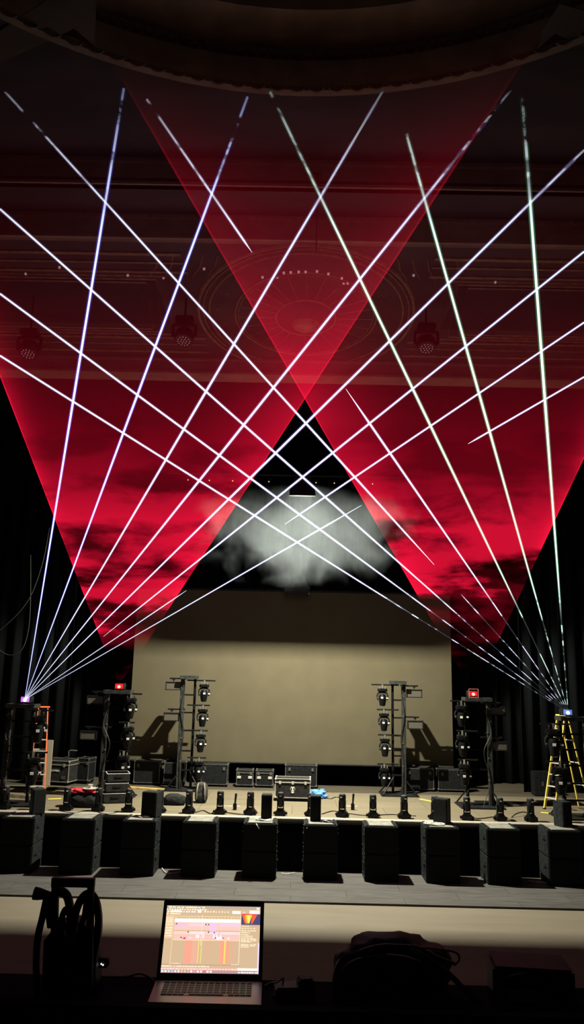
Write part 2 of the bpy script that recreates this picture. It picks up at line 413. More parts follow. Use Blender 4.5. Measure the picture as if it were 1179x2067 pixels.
# ceiling medallion, mouldings of the forestage ceiling
cz = Z1 - .01
mcx, mcy = P(618, 620, z=Z1).x, None
ytop = P(620, 493, z=Z1).y; ybot = P(620, 747, z=Z1).y; mcy = (ytop + ybot) / 2; mr_ = (ybot - ytop) / 2
mrx = (P(832, 650, z=Z1).x - P(405, 645, z=Z1).x) / 2
def oval(mb, k, r, kx=None, a0=0, a1=2 * PI, n=72):
    kx = kx or k
    pts = [(mcx + math.cos(a0 + (a1 - a0) * i / n) * mrx * kx, mcy + math.sin(a0 + (a1 - a0) * i / n) * mr_ * k, cz) for i in range(n + (0 if a1 - a0 > 6.2 else 1))]
    mb.tube(pts, r, 5, closed=a1 - a0 > 6.2)
mb = MB()
for k, r in ((1, .05), (.955, .022), (.90, .03), (.66, .03), (.63, .014), (.28, .03)): oval(mb, k, r)
for i in range(24):
    a = 2 * PI * i / 24
    mb.tube([(mcx + math.cos(a) * mrx * k, mcy + math.sin(a) * mr_ * k, cz) for k in (.30, .45, .62)], .014, 4)
for i in range(20):
    a = 2 * PI * (i + .5) / 20; x, y = mcx + math.cos(a) * mrx * .78, mcy + math.sin(a) * mr_ * .78
    q = .16
    mb.tube([(x - q, y, cz), (x, y - q, cz), (x + q, y, cz), (x, y + q, cz)], .014, 4, closed=True)
    mb.tube([(x - q / 3, y, cz), (x, y - q / 3, cz), (x + q / 3, y, cz), (x, y + q / 3, cz)], .012, 4, closed=True)
tag(mb.build('ceiling_medallion', 'gilt'), 'large oval plaster medallion with rings and rays on the forestage ceiling', 'ceiling rose')
tag(MB().lathe((mcx, P(618, 655, z=Z1).y, Z1 - .16), [(.05, 0), (.22, .02), (.3, .07), (.36, .16)], 20).build('ceiling_boss', 'gilt', smooth=True), 'round plaster boss at the centre of the ceiling medallion', 'ceiling boss')
mb = MB()
for yy, r in ((15.0, .05), (15.35, .03), (15.75, .04), (19.2, .05), (19.6, .03), (20.1, .05)):
    for a, b in ((-11.9, mcx - mrx * (1.02 if 15.6 > yy else 1.0)), (mcx + mrx * 1.02, 11.9)): mb.box(((a + b) / 2, yy, cz), (b - a, r * 2, .05))
for s_ in (-1, 1):
    for k in (0, .25, .5):
        x0 = mcx + s_ * (mrx * 1.12 + k)
        mb.tube([(x0 + s_ * 6, 15.95 + k * .6, cz), (x0 + s_ * .2, 15.95 + k * .6, cz), (x0 + s_ * .5, 19.0 - k * .6, cz), (x0 + s_ * 6, 19.0 - k * .6, cz)], .03, 4)
    for j in range(5):
        x = mcx + s_ * (mrx * .72 + j * .32)
        mb.tube([(x, 15.0, cz), (x + s_ * .12, 15.5, cz), (x + s_ * .34, 15.95, cz)], .02, 4)
struct(mb.build('trim_12', 'gilt'))
# thin flat panels between the frames, in a darker colour
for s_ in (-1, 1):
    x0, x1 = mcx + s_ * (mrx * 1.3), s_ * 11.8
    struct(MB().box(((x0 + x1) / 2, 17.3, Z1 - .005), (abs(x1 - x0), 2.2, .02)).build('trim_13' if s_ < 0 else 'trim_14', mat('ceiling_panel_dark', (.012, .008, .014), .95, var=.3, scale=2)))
mb = MB()
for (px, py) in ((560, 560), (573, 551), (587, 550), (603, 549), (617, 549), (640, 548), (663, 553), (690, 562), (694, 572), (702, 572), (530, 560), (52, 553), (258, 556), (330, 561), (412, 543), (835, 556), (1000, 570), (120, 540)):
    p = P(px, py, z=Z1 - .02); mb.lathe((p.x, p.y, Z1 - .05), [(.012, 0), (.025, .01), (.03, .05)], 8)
tag(mb.build('ceiling_sparkle', M['dimled']), 'scatter of tiny dim glowing points around the ceiling medallion', 'ceiling points', kind='stuff')  # ceiling points whose sparkle is emission put into the material
# pendant rod hanging before the medallion
p0 = P(641, 350, y=13.3); p1 = P(641, 508, y=13.3)
tag(MB().cyl((p0.x, 13.3, p0.z), (p0.x, 13.3, p1.z), .012, seg=8).box((p0.x, 13.3, p0.z), (.16, .03, .03)).build('pendant_rod', 'black'), 'thin dark rod hanging down before the ceiling medallion', 'rod')

# ------------------------------------------------------------------ projection screen
sc_ = thing('projection_screen', (0, 25.3, 1.88), 0, 'wide pale projection screen, its lower half lit, at the back of the stage', 'screen')
mb = MB().box((-.1, 0, 2.7), (10.28, .02, 5.4)); mb.build('screen_cloth', 'screen', sc_)
MB().cyl((-5.3, 0, 5.44), (5.1, 0, 5.44), .05).build('top_batten', 'black', sc_)
for x_ in (-5, -.1, 4.9): MB().cyl((x_, 0, 5.44), (x_, 0, 11.4), .008, seg=6).build('lift_line', 'black', sc_)
MB().cyl((-5.25, 0, -.01), (5.05, 0, -.01), .03).build('bottom_batten', 'black', sc_)

# ------------------------------------------------------------------ worklight (the lamp that lights the stage)
LW = Vector((.1, 20.35, 9.75))
wl = thing('work_light', LW, 0, 'black work light with barn doors hung high over the stage in the smoke', 'light')
hb = MB(); hb.box((0, 0, .16), (.42, .16, .02)); hb.box((0, .08, .06), (.42, .02, .2)); hb.box((0, -.08, .06), (.42, .02, .2)); hb.box((.21, 0, .06), (.02, .17, .2)); hb.box((-.21, 0, .06), (.02, .17, .2))
hb.build('housing', 'black', wl)
def door(ang, s_):
    # door from the housing lip to a tip seen from the lamp at ang below the horizon
    tip = Vector((0, s_ * math.cos(ang), -math.sin(ang))) * .46
    lip = Vector((0, s_ * .09, -.04))
    o = MB(); n_ = (tip - lip).normalized().cross(Vector((1, 0, 0))) * .008
    o.prism([(-.32, lip.y, lip.z), (.32, lip.y, lip.z), (.36, tip.y, tip.z), (-.36, tip.y, tip.z)], n_)
    return o
door(D2R(40.5), 1).build('barn_door', 'black', wl); door(D2R(62.5), -1).build('barn_door', 'black', wl)
MB().tube([(-.24, 0, .05), (-.24, 0, .3), (.24, 0, .3), (.24, 0, .05)], .012).build('yoke', 'black', wl)
MB().box((0, 0, .012), (.3, .05, .008)).build('lamp', mat('lamp_filament', (1, .9, .7), .5, emit=(1, .85, .6), es=6), wl)
la = bpy.data.lights.new('work_lamp', 'AREA'); la.shape = 'RECTANGLE'; la.size = .16; la.size_y = .045; la.energy = 3750; la.color = (1, .93, .72)
lo = bpy.data.objects.new('work_lamp', la); COL.objects.link(lo); lo.parent = wl; lo.location = (0, 0, 0); lo.rotation_euler = (D2R(8), 0, 0)

# batten with small lamps across the stage
yb = 23.6; zb = P(600, 968, y=yb).z
tag(MB().cyl((-4.2, yb, zb + .13), (3.2, yb, zb + .13), .03).build('lighting_batten', 'black'), 'thin black batten with a row of tiny warm lamps above the smoke', 'batten')
first = None
for i, px in enumerate((380, 423, 470, 543, 605, 638, 675, 752)):
    p = P(px, 966 + .022 * (px - 380), y=yb)
    if first is None:
        t = thing('par_lamp'); MB().lathe((0, 0, -.06), [(.035, 0), (.05, .05), (.04, .12), (.01, .14)], 12).build('can', 'black', t, True)
        MB().lathe((0, -.03, -.05), [(.001, -.012), (.017, -.010), (.02, 0), (.01, .008)], 10, axis=(0, -1, -.6)).build('bulb', 'warm', t); first = t
    else: t = copy_tree(first)
    t.location = (p.x, yb, p.z)
    tag(t, 'tiny warm lamp on the high batten, %s counted from the orange ladder side' % ORD[i], 'lamp', 'small lamps on the high batten')
# box hung at the top of the screen
p = P(600, 1192, y=24.9)
hbx = thing('hanging_monitor', p, 0, 'small dark box hung at the top edge of the screen', 'box')
MB().box((0, 0, 0), (.82, .12, .28), bev=.015).build('case', 'case', hbx); MB().cyl((-.3, 0, .12), (-.3, 0, .9), .01).build('hanger', 'black', hbx); MB().cyl((.3, 0, .12), (.3, 0, .9), .01).build('hanger', 'black', hbx)
MB().box((.38, -.065, -.1), (.035, .012, .02)).build('indicator', 'white', hbx)

# ------------------------------------------------------------------ smoke
def smoke():
    mb = MB(); bmesh.ops.create_icosphere(mb.bm, subdivisions=4, radius=1)
    for v in mb.bm.verts:
        k = 1 + .22 * mn.noise(v.co * 1.7); v.co = Vector((v.co.x * 3.3 * k, v.co.y * 1.2 * k, v.co.z * 1.75 * k))
    m, n, l = nmat('smoke_volume')
    o = n.new('ShaderNodeOutputMaterial'); vs = n.new('ShaderNodeVolumeScatter'); vs.inputs['Color'].default_value = (.74, .88, 1, 1); vs.inputs['Anisotropy'].default_value = .1
    tc = n.new('ShaderNodeTexCoord'); t = n.new('ShaderNodeTexNoise'); t.inputs['Scale'].default_value = 1.0; t.inputs['Detail'].default_value = 6; t.inputs['Roughness'].default_value = .6; t.inputs['Distortion'].default_value = .4
    l.new(tc.outputs['Object'], t.inputs['Vector'])
    mp = n.new('ShaderNodeMapping'); mp.inputs['Scale'].default_value = (1 / 3.0, 1 / 1.15, 1 / 1.65); l.new(tc.outputs['Object'], mp.inputs[0])
    ln = n.new('ShaderNodeVectorMath'); ln.operation = 'LENGTH'; l.new(mp.outputs[0], ln.inputs[0])
    # outline broken up by the noise, denser away from the lamp
    e = mth(n, l, 'ADD', ln.outputs['Value'], mth(n, l, 'MULTIPLY', mth(n, l, 'SUBTRACT', t.outputs[0], .5), -1.9))
    dens = mr(n, l, e, .98, .45, 0, 1)
    s = n.new('ShaderNodeSeparateXYZ'); l.new(tc.outputs['Object'], s.inputs[0])
    # thinned near the lamp to even out its light: brightness shaped by density
    dv = n.new('ShaderNodeVectorMath'); dv.operation = 'SUBTRACT'; dv.inputs[1].default_value = SMOKE_LAMP; l.new(tc.outputs['Object'], dv.inputs[0])
    dl = n.new('ShaderNodeVectorMath'); dl.operation = 'LENGTH'; l.new(dv.outputs[0], dl.inputs[0])
    thin = mth(n, l, 'MINIMUM', mth(n, l, 'ADD', mth(n, l, 'MULTIPLY', mth(n, l, 'MULTIPLY', dl.outputs['Value'], dl.outputs['Value']), .16), .02), 1.1)
    l.new(mth(n, l, 'MULTIPLY', mth(n, l, 'MULTIPLY', dens, thin), .032), vs.inputs['Density'])
    l.new(vs.outputs[0], o.inputs['Volume'])
    ob = mb.build('smoke', m); return ob
SC = P(622, 1062, y=20.2)
SMOKE_LAMP = tuple(LW - SC)
sm = smoke(); sm.location = SC
tag(sm, 'pale puff of stage smoke hanging in the middle above the screen', 'smoke', kind='stuff')

# ------------------------------------------------------------------ lasers
AL = P(240, 1384, y=22.2); AR = P(956, 1399, y=22.2)
def sheet(name, A, slope, e0, e1, m, label):
    """triangular fan in a plane that contains the x direction and rises by slope towards the hall; e0,e1: pixels on its edges"""
    nrm = Vector((0, slope, 1))
    def hit(px, py):
        v = RC @ Vector(((px - 589.5) / F, -(py - 1033.5) / F, -1)); t = (A - CAM).dot(nrm) / v.dot(nrm); return CAM + v * t
    zt = Z3 - .06; yt = A.y - (zt - A.z) / slope
    def end(px, py):
        d = hit(px, py) - A; t = (yt - A.y) / d.y
        return A + d * t
    E0, E1 = end(*e0), end(*e1)
    mb = MB(); uvl = mb.bm.loops.layers.uv.new('UVMap'); n = 48; rows = 24
    g = []
    for j in range(rows + 1):
        r = (j / rows) * .985 + .015; g.append([(mb.bm.verts.new(A + ((E0 + (E1 - E0) * (i / n)) - A) * r), i / n, r) for i in range(n + 1)])
    for j in range(rows):
        for i in range(n):
            q = (g[j][i], g[j][i + 1], g[j + 1][i + 1], g[j + 1][i])
            if all(abs(v[0].co.x) > 11.9 for v in q): continue
            f = mb.bm.faces.new([v[0] for v in q])
            for lp, v in zip(f.loops, q): lp[uvl].uv = (v[1], v[2])
    for v in mb.bm.verts: v.co.x = max(-11.95, min(11.95, v.co.x))
    mb.bm.verts.ensure_lookup_table()
    o = mb.build(name, m); return tag(o, label, 'laser light', 'red laser fans')
sheet('laser_fan', AL, .82, (2, 765), (900, 367), 'sheetL', 'wide red laser sheet fanning up from the red projector above the stacked cases')
sheet('laser_fan', AR, .845, (400, 430), (1179, 925), 'sheetR', 'wide red laser sheet fanning up from the red projector nearer the yellow ladder')

SL = P(50, 1412, y=20.8); SR = P(1147, 1438, y=20.8)
def beam(S, tgt, segs, m, hm, label, group, w=1.0):
    slope = 1.14; nrm = Vector((0, slope, 1))
    sp = (50, 1412) if S is SL else (1147, 1438)
    def hit(py):
        k = (py - sp[1]) / (tgt[1] - sp[1]); px = sp[0] + (tgt[0] - sp[0]) * k
        v = RC @ Vector(((px - 589.5) / F, -(py - 1033.5) / F, -1)); t = (S - CAM).dot(nrm) / v.dot(nrm); return CAM + v * t
    mb = MB(); hb_ = MB()
    def rad(p): return (.005 + .0145 * min(1, (p - S).length / 9)) * w
    for a, b in segs:
        pa, pb = (S.copy() if a is None else hit(a)), hit(b)
        d = pb - pa
        if abs(pb.x) > 11.9: pb = pa + d * ((math.copysign(11.9, pb.x) - pa.x) / d.x)
        if pb.z > Z3 + .5: pb = pa + d * ((Z3 + .5 - pa.z) / d.z)
        d = pb - pa
        n_ = 12; pts = [pa + d * (i / n_) for i in range(n_ + 1)]
        rs = [rad(q) for q in pts]
        if a is not None: rs[0] = .002
        if b > tgt[1] + 5: rs[-1] = .002
        mb.tube(pts, 0, 8, radii=rs); hb_.tube(pts, 0, 8, radii=[r * 2.1 for r in rs])
    o = mb.build('laser_beam', m, smooth=True); hb_.build('beam_glow', hm, o, smooth=True)
    return tag(o, label, 'laser beam', group)
LB = [((250, 178), None, 'haloB'), ((500, 195), None, 'haloB'), ((775, 180), None, 'haloP'), ((1140, 45), None, 'haloP'), ((1179, 303), None, 'haloP'),
      ((1179, 508), [(1285, 508)], 'haloP'), ((1179, 651), [(None, 1192), (1058, 651)], 'haloP'), ((1179, 761), [(None, 1020), (896, 761)], 'haloP')]
RB = [((1043, 40), None, 'haloG'), ((817, 258), None, 'haloG'), ((545, 185), None, 'haloG'), ((296, 200), [(None, 785), (510, 200)], 'haloQ'),
      ((10, 185), [(None, 1200), (1140, 185)], 'haloQ'), ((0, 422), None, 'haloQ'), ((0, 593), None, 'haloQ'), ((0, 718), None, 'haloQ')]
for i, (t_, sg, hm) in enumerate(LB):
    w = (1.05, 1.05, 1, 1, .95, .85, .75, .7)[i]
    beam(SL, t_, sg or [(None, t_[1])], 'beamL', hm, 'white laser beam from the projector above the orange ladder, %s steepest of its eight' % ('the' if i == 0 else ORD[i]), 'white beams from the laser above the orange ladder', w)
for i, (t_, sg, hm) in enumerate(RB):
    w = (1.2, 1.1, 1.05, .9, .85, .9, .9, .85)[i]
    beam(SR, t_, sg or [(None, t_[1])], 'beamR', hm, 'white laser beam from the projector above the yellow ladder, %s steepest of its eight' % ('the' if i == 0 else ORD[i]), 'white beams from the laser above the yellow ladder', w)

def projector(p, lamp, glow, label, s=1):
    t = thing('laser_projector', p, 0, label, 'laser projector')
    MB().box((0, .14, 0), (.26 * s, .30, .17), bev=.012).build('housing', 'black', t)
    MB().box((0, -.02, 0), (.22 * s, .03, .13), bev=.004).build('window', glow, t)
    MB().lathe((0, -.038, -.01), [(.001, -.02), (.03, -.018), (.045, 0), (.03, .012)], 14, axis=(0, -1, .2)).build('aperture', lamp, t, True)
    MB().tube([(-.15 * s, .14, -.02), (-.15 * s, .14, -.12), (.15 * s, .14, -.12), (.15 * s, .14, -.02)], .01).build('bracket', 'blackm', t)
    return t
projector(AL + Vector((0, .05, -.02)), 'redlamp', 'redglow', 'black laser projector glowing red on the tower beside the stacked cases')
pr = projector(AR + Vector((0, .05, -.02)), 'redlamp', 'redglow', 'black laser projector glowing red in a square frame, on the tower nearer the yellow ladder')
MB().tube([(-.13, -.06, -.1), (-.13, -.06, .13), (.13, -.06, .13), (.13, -.06, -.1)], .006, closed=True).build('window_frame', mat('red_lit_frame', (.5, .2, .2), .4, emit=(1, .1, .1), es=.3), pr)
projector(SL + Vector((0, .05, 0)), 'whitelamp', mat('violet_window', (.1, .03, .15), .4, emit=(.8, .25, 1), es=.7), 'black laser projector glowing violet white on the tower above the orange ladder')
projector(SR + Vector((0, .05, 0)), 'whitelamp', mat('blue_window', (.03, .05, .15), .4, emit=(.25, .4, 1), es=.45), 'black laser projector glowing blue white on the tower above the yellow ladder')
for S_, c_, e_ in ((SL, (.8, .3, 1), 1.6), (SR, (.4, .55, 1), 1.2), (AL, (1, .03, .02), 1.2), (AR, (1, .03, .02), 1.2)):
    a = bpy.data.lights.new('laser_spill', 'POINT'); a.energy = e_; a.color = c_; a.shadow_soft_size = .04
    b = bpy.data.objects.new('laser_spill', a); COL.objects.link(b); b.location = S_ + Vector((0, -.16, .03))

# ------------------------------------------------------------------ towers
def tower(x, y, h, w, out, label, plate_d=.5, base=(1.1, .9), thick=.085):
    """two columns with cross bars, top frame and foot plate; out=+1/-1 side facing the wings"""
    t = thing('lighting_tower', (x, y, SZ), 0, label, 'tower')
    mb = MB()
    a = MB(); a.box((out * w / 2, -.05, h / 2), (thick * 1.5, thick * 1.3, h), bev=.01); a.build('column', 'truss', t)
    a = MB(); a.box((-out * w / 2, .05, h / 2), (thick * .85, thick, h), bev=.01); a.build('column', 'blackm', t)
    for k in (.17, .34, .52, .68, .84):
        MB().box((0, 0, h * k), (w, .045, .045)).build('cross_bar', 'blackm', t)
    a = MB(); W = w + .1
    a.box((0, -plate_d / 2 + .02, h), (W, .05, .1)); a.box((0, plate_d / 2, h), (W, .05, .1)); a.box((W / 2, 0, h), (.05, plate_d, .1)); a.box((-W / 2, 0, h), (.05, plate_d, .1)); a.box((0, 0, h - .03), (.08, plate_d, .03)); a.box((W * .28, 0, h + .02), (W * .3, plate_d, .02)); a.box((-W * .28, 0, h + .02), (W * .3, plate_d, .02))
    a.build('top_frame', 'truss', t)
    MB().box((0, 0, .02), (base[0], base[1], .04), bev=.01).build('base_plate', 'black', t)
    a = MB()
    for s_ in (-1, 1):
        for q in (-1, 1): a.cyl((s_ * base[0] * .45, q * base[1] * .42, .05), (s_ * w * .45, q * .03, .5), .02, seg=8)
    a.build('base_brace', 'blackm', t)
    a = MB()
    for q in (.97, .5, .3, .74): a.box((out * w * .4, -.11, h * q - .15), (.035, .03, .035))
    a.build('clamp', 'steel', t)
    a = MB(); a.tube(smooth_path([(out * w * .3, -.1, h * .9), (out * w * .55, -.13, h * .7), (out * w * .2, -.14, h * .5), (out * w * .45, -.12, h * .25), (out * w * .1, -.2, .05)], 6), .012)
    a.build('cable', 'cable', t)
    return t
TI = tower(-3.23, 24.05, 3.27, .36, -1, 'grey lighting tower with four hanging lights before the screen, nearer the lettered case')
TJ = tower(3.15, 24.05, 3.25, .32, 1, 'grey lighting tower with four hanging lights before the screen, nearer the yellow ladder')
xo1, xo2 = AL.x + .02, AR.x
TO = tower(xo1 - .02, 22.25, AL.z - SZ - .17, .62, -1, 'dark lighting tower beside the stacked cases with a red laser on top', base=(1.2, 1.0))
TP = tower(xo2 + .1, 22.25, AR.z - SZ - .17, .62, 1, 'dark lighting tower with a red laser on top, nearer the yellow ladder', base=(1.2, 1.0))
TL = tower(SL.x - .05, 20.85, SL.z - SZ - .16, .62, -1, 'dark lighting tower with white laser on top beside the orange ladder', base=(1.2, .9))
TR = tower(SR.x + .12, 20.85, SR.z - SZ - .16, .62, 1, 'dark lighting tower with white laser on top beside the yellow ladder', base=(1.2, .9))

def arm(tower_, px0, px1, py, y, m='blackm'):
    a = P(px0, py, y=y); b = P(px1, py + (px1 - px0) * .022, y=y); o = tower_.location
    MB().cyl((a.x - o.x, y - o.y, (a.z + b.z) / 2 - o.z), (b.x - o.x, y - o.y, (a.z + b.z) / 2 - o.z), .022, seg=8).build('arm', m, tower_)
    return (a.z + b.z) / 2

# hanging moving head
def make_head():
    t = thing('moving_light')
    MB().box((0, 0, -.05), (.05, .06, .12)).box((-.09, 0, -.08), (.03, .05, .07)).box((.09, 0, -.08), (.03, .05, .07)).build('clamp', 'steel', t)
    MB().lathe((-.075, 0, -.165), [(.03, -.055), (.075, -.045), (.085, 0), (.075, .045), (.03, .055)], 14).lathe((.075, 0, -.165), [(.03, -.055), (.075, -.045), (.085, 0), (.075, .045), (.03, .055)], 14).box((0, 0, -.165), (.2, .17, .1), bev=.02).build('base', 'blackm', t, True)
    y_ = MB(); y_.tube(smooth_path([(-.155, 0, -.44), (-.165, 0, -.33), (-.12, 0, -.255), (0, 0, -.235), (.12, 0, -.255), (.165, 0, -.33), (.155, 0, -.44)], 5), .026, 8)
    y_.lathe((-.15, 0, -.43), [(.045, -.02), (.05, 0), (.045, .02)], 12, axis=(1, 0, 0)).lathe((.15, 0, -.43), [(.045, -.02), (.05, 0), (.045, .02)], 12, axis=(1, 0, 0)); y_.build('yoke', 'black', t, True)
    hd = MB().lathe((0, 0, -.43), [(.03, .15), (.09, .13), (.115, .07), (.12, 0), (.118, -.06), (.10, -.14), (.092, -.2), (.085, -.215)], 18); hd = hd.build('head', 'blackm', t, True)
    MB().lathe((0, 0, -.645), [(.078, 0), (.075, -.01), (.05, -.022), (.001, -.028)], 16).build('lens', 'lens', hd, True)
    MB().box((.155, -.035, -.41), (.055, .03, .035)).build('yoke_cap', 'white', t); MB().box((0, -.118, -.40), (.07, .02, .05)).build('badge', 'white', t)
    return t
hp = make_head(); hp_used = [False]
def head(px, py, y, ztop, label, group, rz=0, tilt=0, sc=1.0):
    t = copy_tree(hp) if hp_used[0] else hp; hp_used[0] = True
    x = P(px, py, y=y).x
    t.location = (x, y, ztop); t.rotation_euler = (tilt, 0, rz); t.scale = (sc,) * 3
    return tag(t, label, 'stage light', group)
# local coordinates of arms: set per tower
lvl = ['topmost', 'second from the top', 'third from the top', 'lowest']
for T, px0, pxs, pys, side in ((TI, 378, (413, 410, 406, 402), (1373, 1423, 1474, 1529), 'the lettered case'), (TJ, 805, (772, 775, 777, 776), (1383, 1433, 1484, 1543), 'the yellow ladder')):
    for k in range(4):
        sgn = 1 if T is TI else -1
        z = arm(T, px0, pxs[k] + sgn * (22 if k == 0 else 14), pys[k], 23.95)
        head(pxs[k], pys[k], 23.95, z, '%s hanging light on the tower before the screen nearer %s' % (lvl[k], side), 'hanging lights on the towers before the screen', sc=.95, rz=.2 * sgn)
for T, px0, pxs, pys, side in ((TO, 240, (265, 260, 250), (1400, 1458, 1516), 'the stacked cases'), (TP, 965, (931, 933, 937), (1416, 1476, 1534), 'the yellow ladder')):
    for k in range(3):
        sgn = 1 if T is TO else -1
        z = arm(T, px0, pxs[k] + sgn * (22 if k == 0 else 12), pys[k], 22.1)
        head(pxs[k], pys[k], 22.1, z, '%s hanging light on the red laser tower nearer %s' % (lvl[k] if k < 2 else 'lowest', side), 'hanging lights on the red laser towers', sc=1.05, rz=.25 * sgn, tilt=.2)
for T, px0, pxs, pys, side in ((TL, 50, (80, 68), (1433, 1518), 'orange'), (TR, 1150, (1117, 1130), (1462, 1538), 'yellow')):
    for k in range(2):
        sgn = 1 if T is TL else -1
        z = arm(T, px0, pxs[k] + sgn * 28, pys[k], 20.6)
        head(pxs[k], pys[k], 20.6, z, '%s hanging light on the tower before the %s ladder' % (('upper', 'lower')[k], side), 'hanging lights on the white laser towers', sc=1.25, rz=.3 * sgn, tilt=.15)

def make_panel():
    t = thing('light_panel')
    MB().tube([(0, 0, 0), (0, 0, -.09)], .014).box((0, 0, -.02), (.08, .05, .06)).build('clamp', 'blackm', t)
    fr = MB(); w, h = .48, .25
    for s_ in (-1, 1): fr.box((s_ * (w / 2 - .014), 0, -.1 - h / 2), (.028, .07, h)); fr.box((0, 0, -.1 - h / 2 + s_ * (h / 2 - .014)), (w, .07, .028))
    fr.build('frame', 'black', t)
    MB().box((0, 0, -.1 - h / 2), (w - .05, .04, h - .05)).build('front', 'panel', t)
    return t
pn = make_panel(); pu = [False]
def panel(T, px0, px, py, y, label, sc=1):
    t = copy_tree(pn) if pu[0] else pn; pu[0] = True
    s_ = 1 if px > px0 else -1
    z = arm(T, px0, px + s_ * 8, py, y)
    t.location = (P(px, py, y=y).x, y, z); t.scale = (sc,) * 3
    tag(t, label, 'light panel', 'flat light panels on the towers')
panel(TI, 378, 351, 1370, 24.0, 'upper flat light panel in a black frame on the screen tower nearer the lettered case')
panel(TI, 374, 347, 1432, 24.0, 'lower flat light panel in a black frame on the screen tower nearer the lettered case')
panel(TJ, 808, 836, 1384, 24.0, 'upper flat light panel in a black frame on the screen tower nearer the yellow ladder')
panel(TJ, 812, 838, 1447, 24.0, 'lower flat light panel in a black frame on the screen tower nearer the yellow ladder')
for T, px0, px, py, nm in ((TO, 225, 194, 1397, 'upper dim light panel on the dark tower beside the stacked cases'), (TO, 225, 180, 1468, 'lower dim light panel on the dark tower beside the stacked cases'), (TP, 970, 1002, 1418, 'upper dim light panel on the red laser tower nearer the yellow ladder'), (TP, 970, 1006, 1488, 'lower dim light panel on the red laser tower nearer the yellow ladder')):
    panel(T, px0, px, py, 22.2, nm, 1.0)

# washes hung below the forestage ceiling
def make_wash():
    t = thing('wash_light')
    MB().box((0, 0, .42), (.42, .34, .16), bev=.03).build('base', 'black', t)
    MB().tube([(-.27, 0, 0), (-.27, 0, .3), (0, 0, .36), (.27, 0, .3), (.27, 0, 0)], .04).build('yoke', 'black', t, True)
    MB().lathe((0, 0, -.05), [(.12, .26), (.21, .2), (.24, .02), (.22, -.06)], 20, axis=(0, .35, 1)).build('head', 'black', t, True)
    a = MB(); q = Vector((0, .35, 1)).to_track_quat('Z', 'Y')
    for r, n_ in ((0, 1), (.07, 6), (.14, 12)):
        for i in range(n_):
            v = q @ Vector((math.cos(2 * PI * i / n_) * r, math.sin(2 * PI * i / n_) * r, -.075)) + Vector((0, 0, -.05)); a.lathe(v, [(.012, 0), (.013, .005), (.01, .012)], 6)
    a.build('lens_cluster', 'dimled', t)
    MB().cyl((0, 0, .5), (0, 0, 1.9), .025).build('hanger', 'black', t)
    return t
w0 = make_wash(); w_ = w0
for i, (px, py, lb) in enumerate(((371, 690, 'black wash light with dotted lens under the ceiling, middle one of three'), (861, 705, 'black wash light with dotted lens under the ceiling over the yellow ladder side'), (57, 716, 'faint wash light with dotted lens under the ceiling above the orange ladder'))):
    if i: w_ = copy_tree(w0)
    w_.location = P(px, py, y=17.0) + Vector((0, 0, .12)); tag(w_, lb, 'stage light', 'wash lights under the ceiling')

# ------------------------------------------------------------------ lights standing on the stage edge
def make_floor_head():
    t = thing('moving_light')
    MB().box((0, 0, .05), (.30, .26, .1), bev=.02).box((0, 0, .115), (.2, .2, .04), bev=.01).box((-.17, 0, .05), (.06, .08, .05)).box((.17, 0, .05), (.06, .08, .05)).build('base', 'blackm', t)
    MB().box((-.085, 0, .24), (.03, .09, .24), bev=.01).box((.085, 0, .24), (.03, .09, .24), bev=.01).box((0, 0, .14), (.19, .1, .03)).build('yoke', 'blackm', t)
    hd = MB().lathe((0, 0, .33), [(.055, -.15), (.068, -.13), (.075, -.02), (.098, .04), (.10, .13), (.085, .16)], 18).build('head', 'black', t, True)
    MB().lathe((0, 0, .49), [(.078, 0), (.07, .012), (.001, .02)], 16).build('lens', 'lens', hd, True)
    MB().box((0, -.095, .43), (.06, .02, .022)).build('badge', 'white', t)
    return t
fp = make_floor_head(); xs = [10 + 62.6 * i for i in range(19)]
fy = SY + .42
exact = [10, 75, 134, 198, 259, 322, 381, 444, 505, 566, 628, 691, 753, 816, 878, 943, 1010, 1072, 1137]
for i, px in enumerate(exact):
    t = fp if i == 0 else copy_tree(fp)
    t.location = (P(px, 1642 + (px - 589) * .024, y=fy).x, fy, SZ); t.rotation_euler = (0, 0, random.uniform(-.5, .5)); t.scale = (.86, .95, 1.08)
    if i < 9: lb = '%s upright stage light counted from the orange ladder end of the stage edge' % ORD[i]
    elif i == 9: lb = 'upright stage light on the stage edge in front of the bright flight case'
    else: lb = '%s upright stage light counted from the yellow ladder end of the stage edge' % ORD[18 - i]
    tag(t, lb, 'stage light', 'upright lights along the stage edge')

# ------------------------------------------------------------------ subwoofers and small speakers
subx = [-.03 + (i - 4.5) * 1.405 for i in range(10)]
def make_sub():
    t = thing('subwoofer'); w, d, h = .78, .74, .60
    MB().box((0, 0, h / 2), (w, d, h - .012), bev=.014).build('cabinet', 'cab', t)
    MB().box((0, -d / 2 - .006, h / 2), (w - .05, .016, h - .06), bev=.005).build('grille', 'grille', t)
    for s_ in (-1, 1):
        a = MB(); x = s_ * (w / 2 + .004)
        a.box((x, -.12, h * .62), (.014, .15, .09), bev=.004); a.tube([(x + s_ * .012, -.18, h * .62), (x + s_ * .022, -.15, h * .62), (x + s_ * .022, -.09, h * .62), (x + s_ * .012, -.06, h * .62)], .010)
        a.build('handle', 'black', t)
        a = MB()
        for yy, zz in ((-.30, .5), (-.30, .1), (.10, .5), (.10, .1), (-.2, .37), (-.05, .37)): a.lathe((x, yy, zz), [(.012, 0), (.012, .008), (.004, .01)], 8, axis=(s_, 0, 0))
        a.build('rivets', 'aludim', t)
    return t
sp_ = make_sub(); first = True
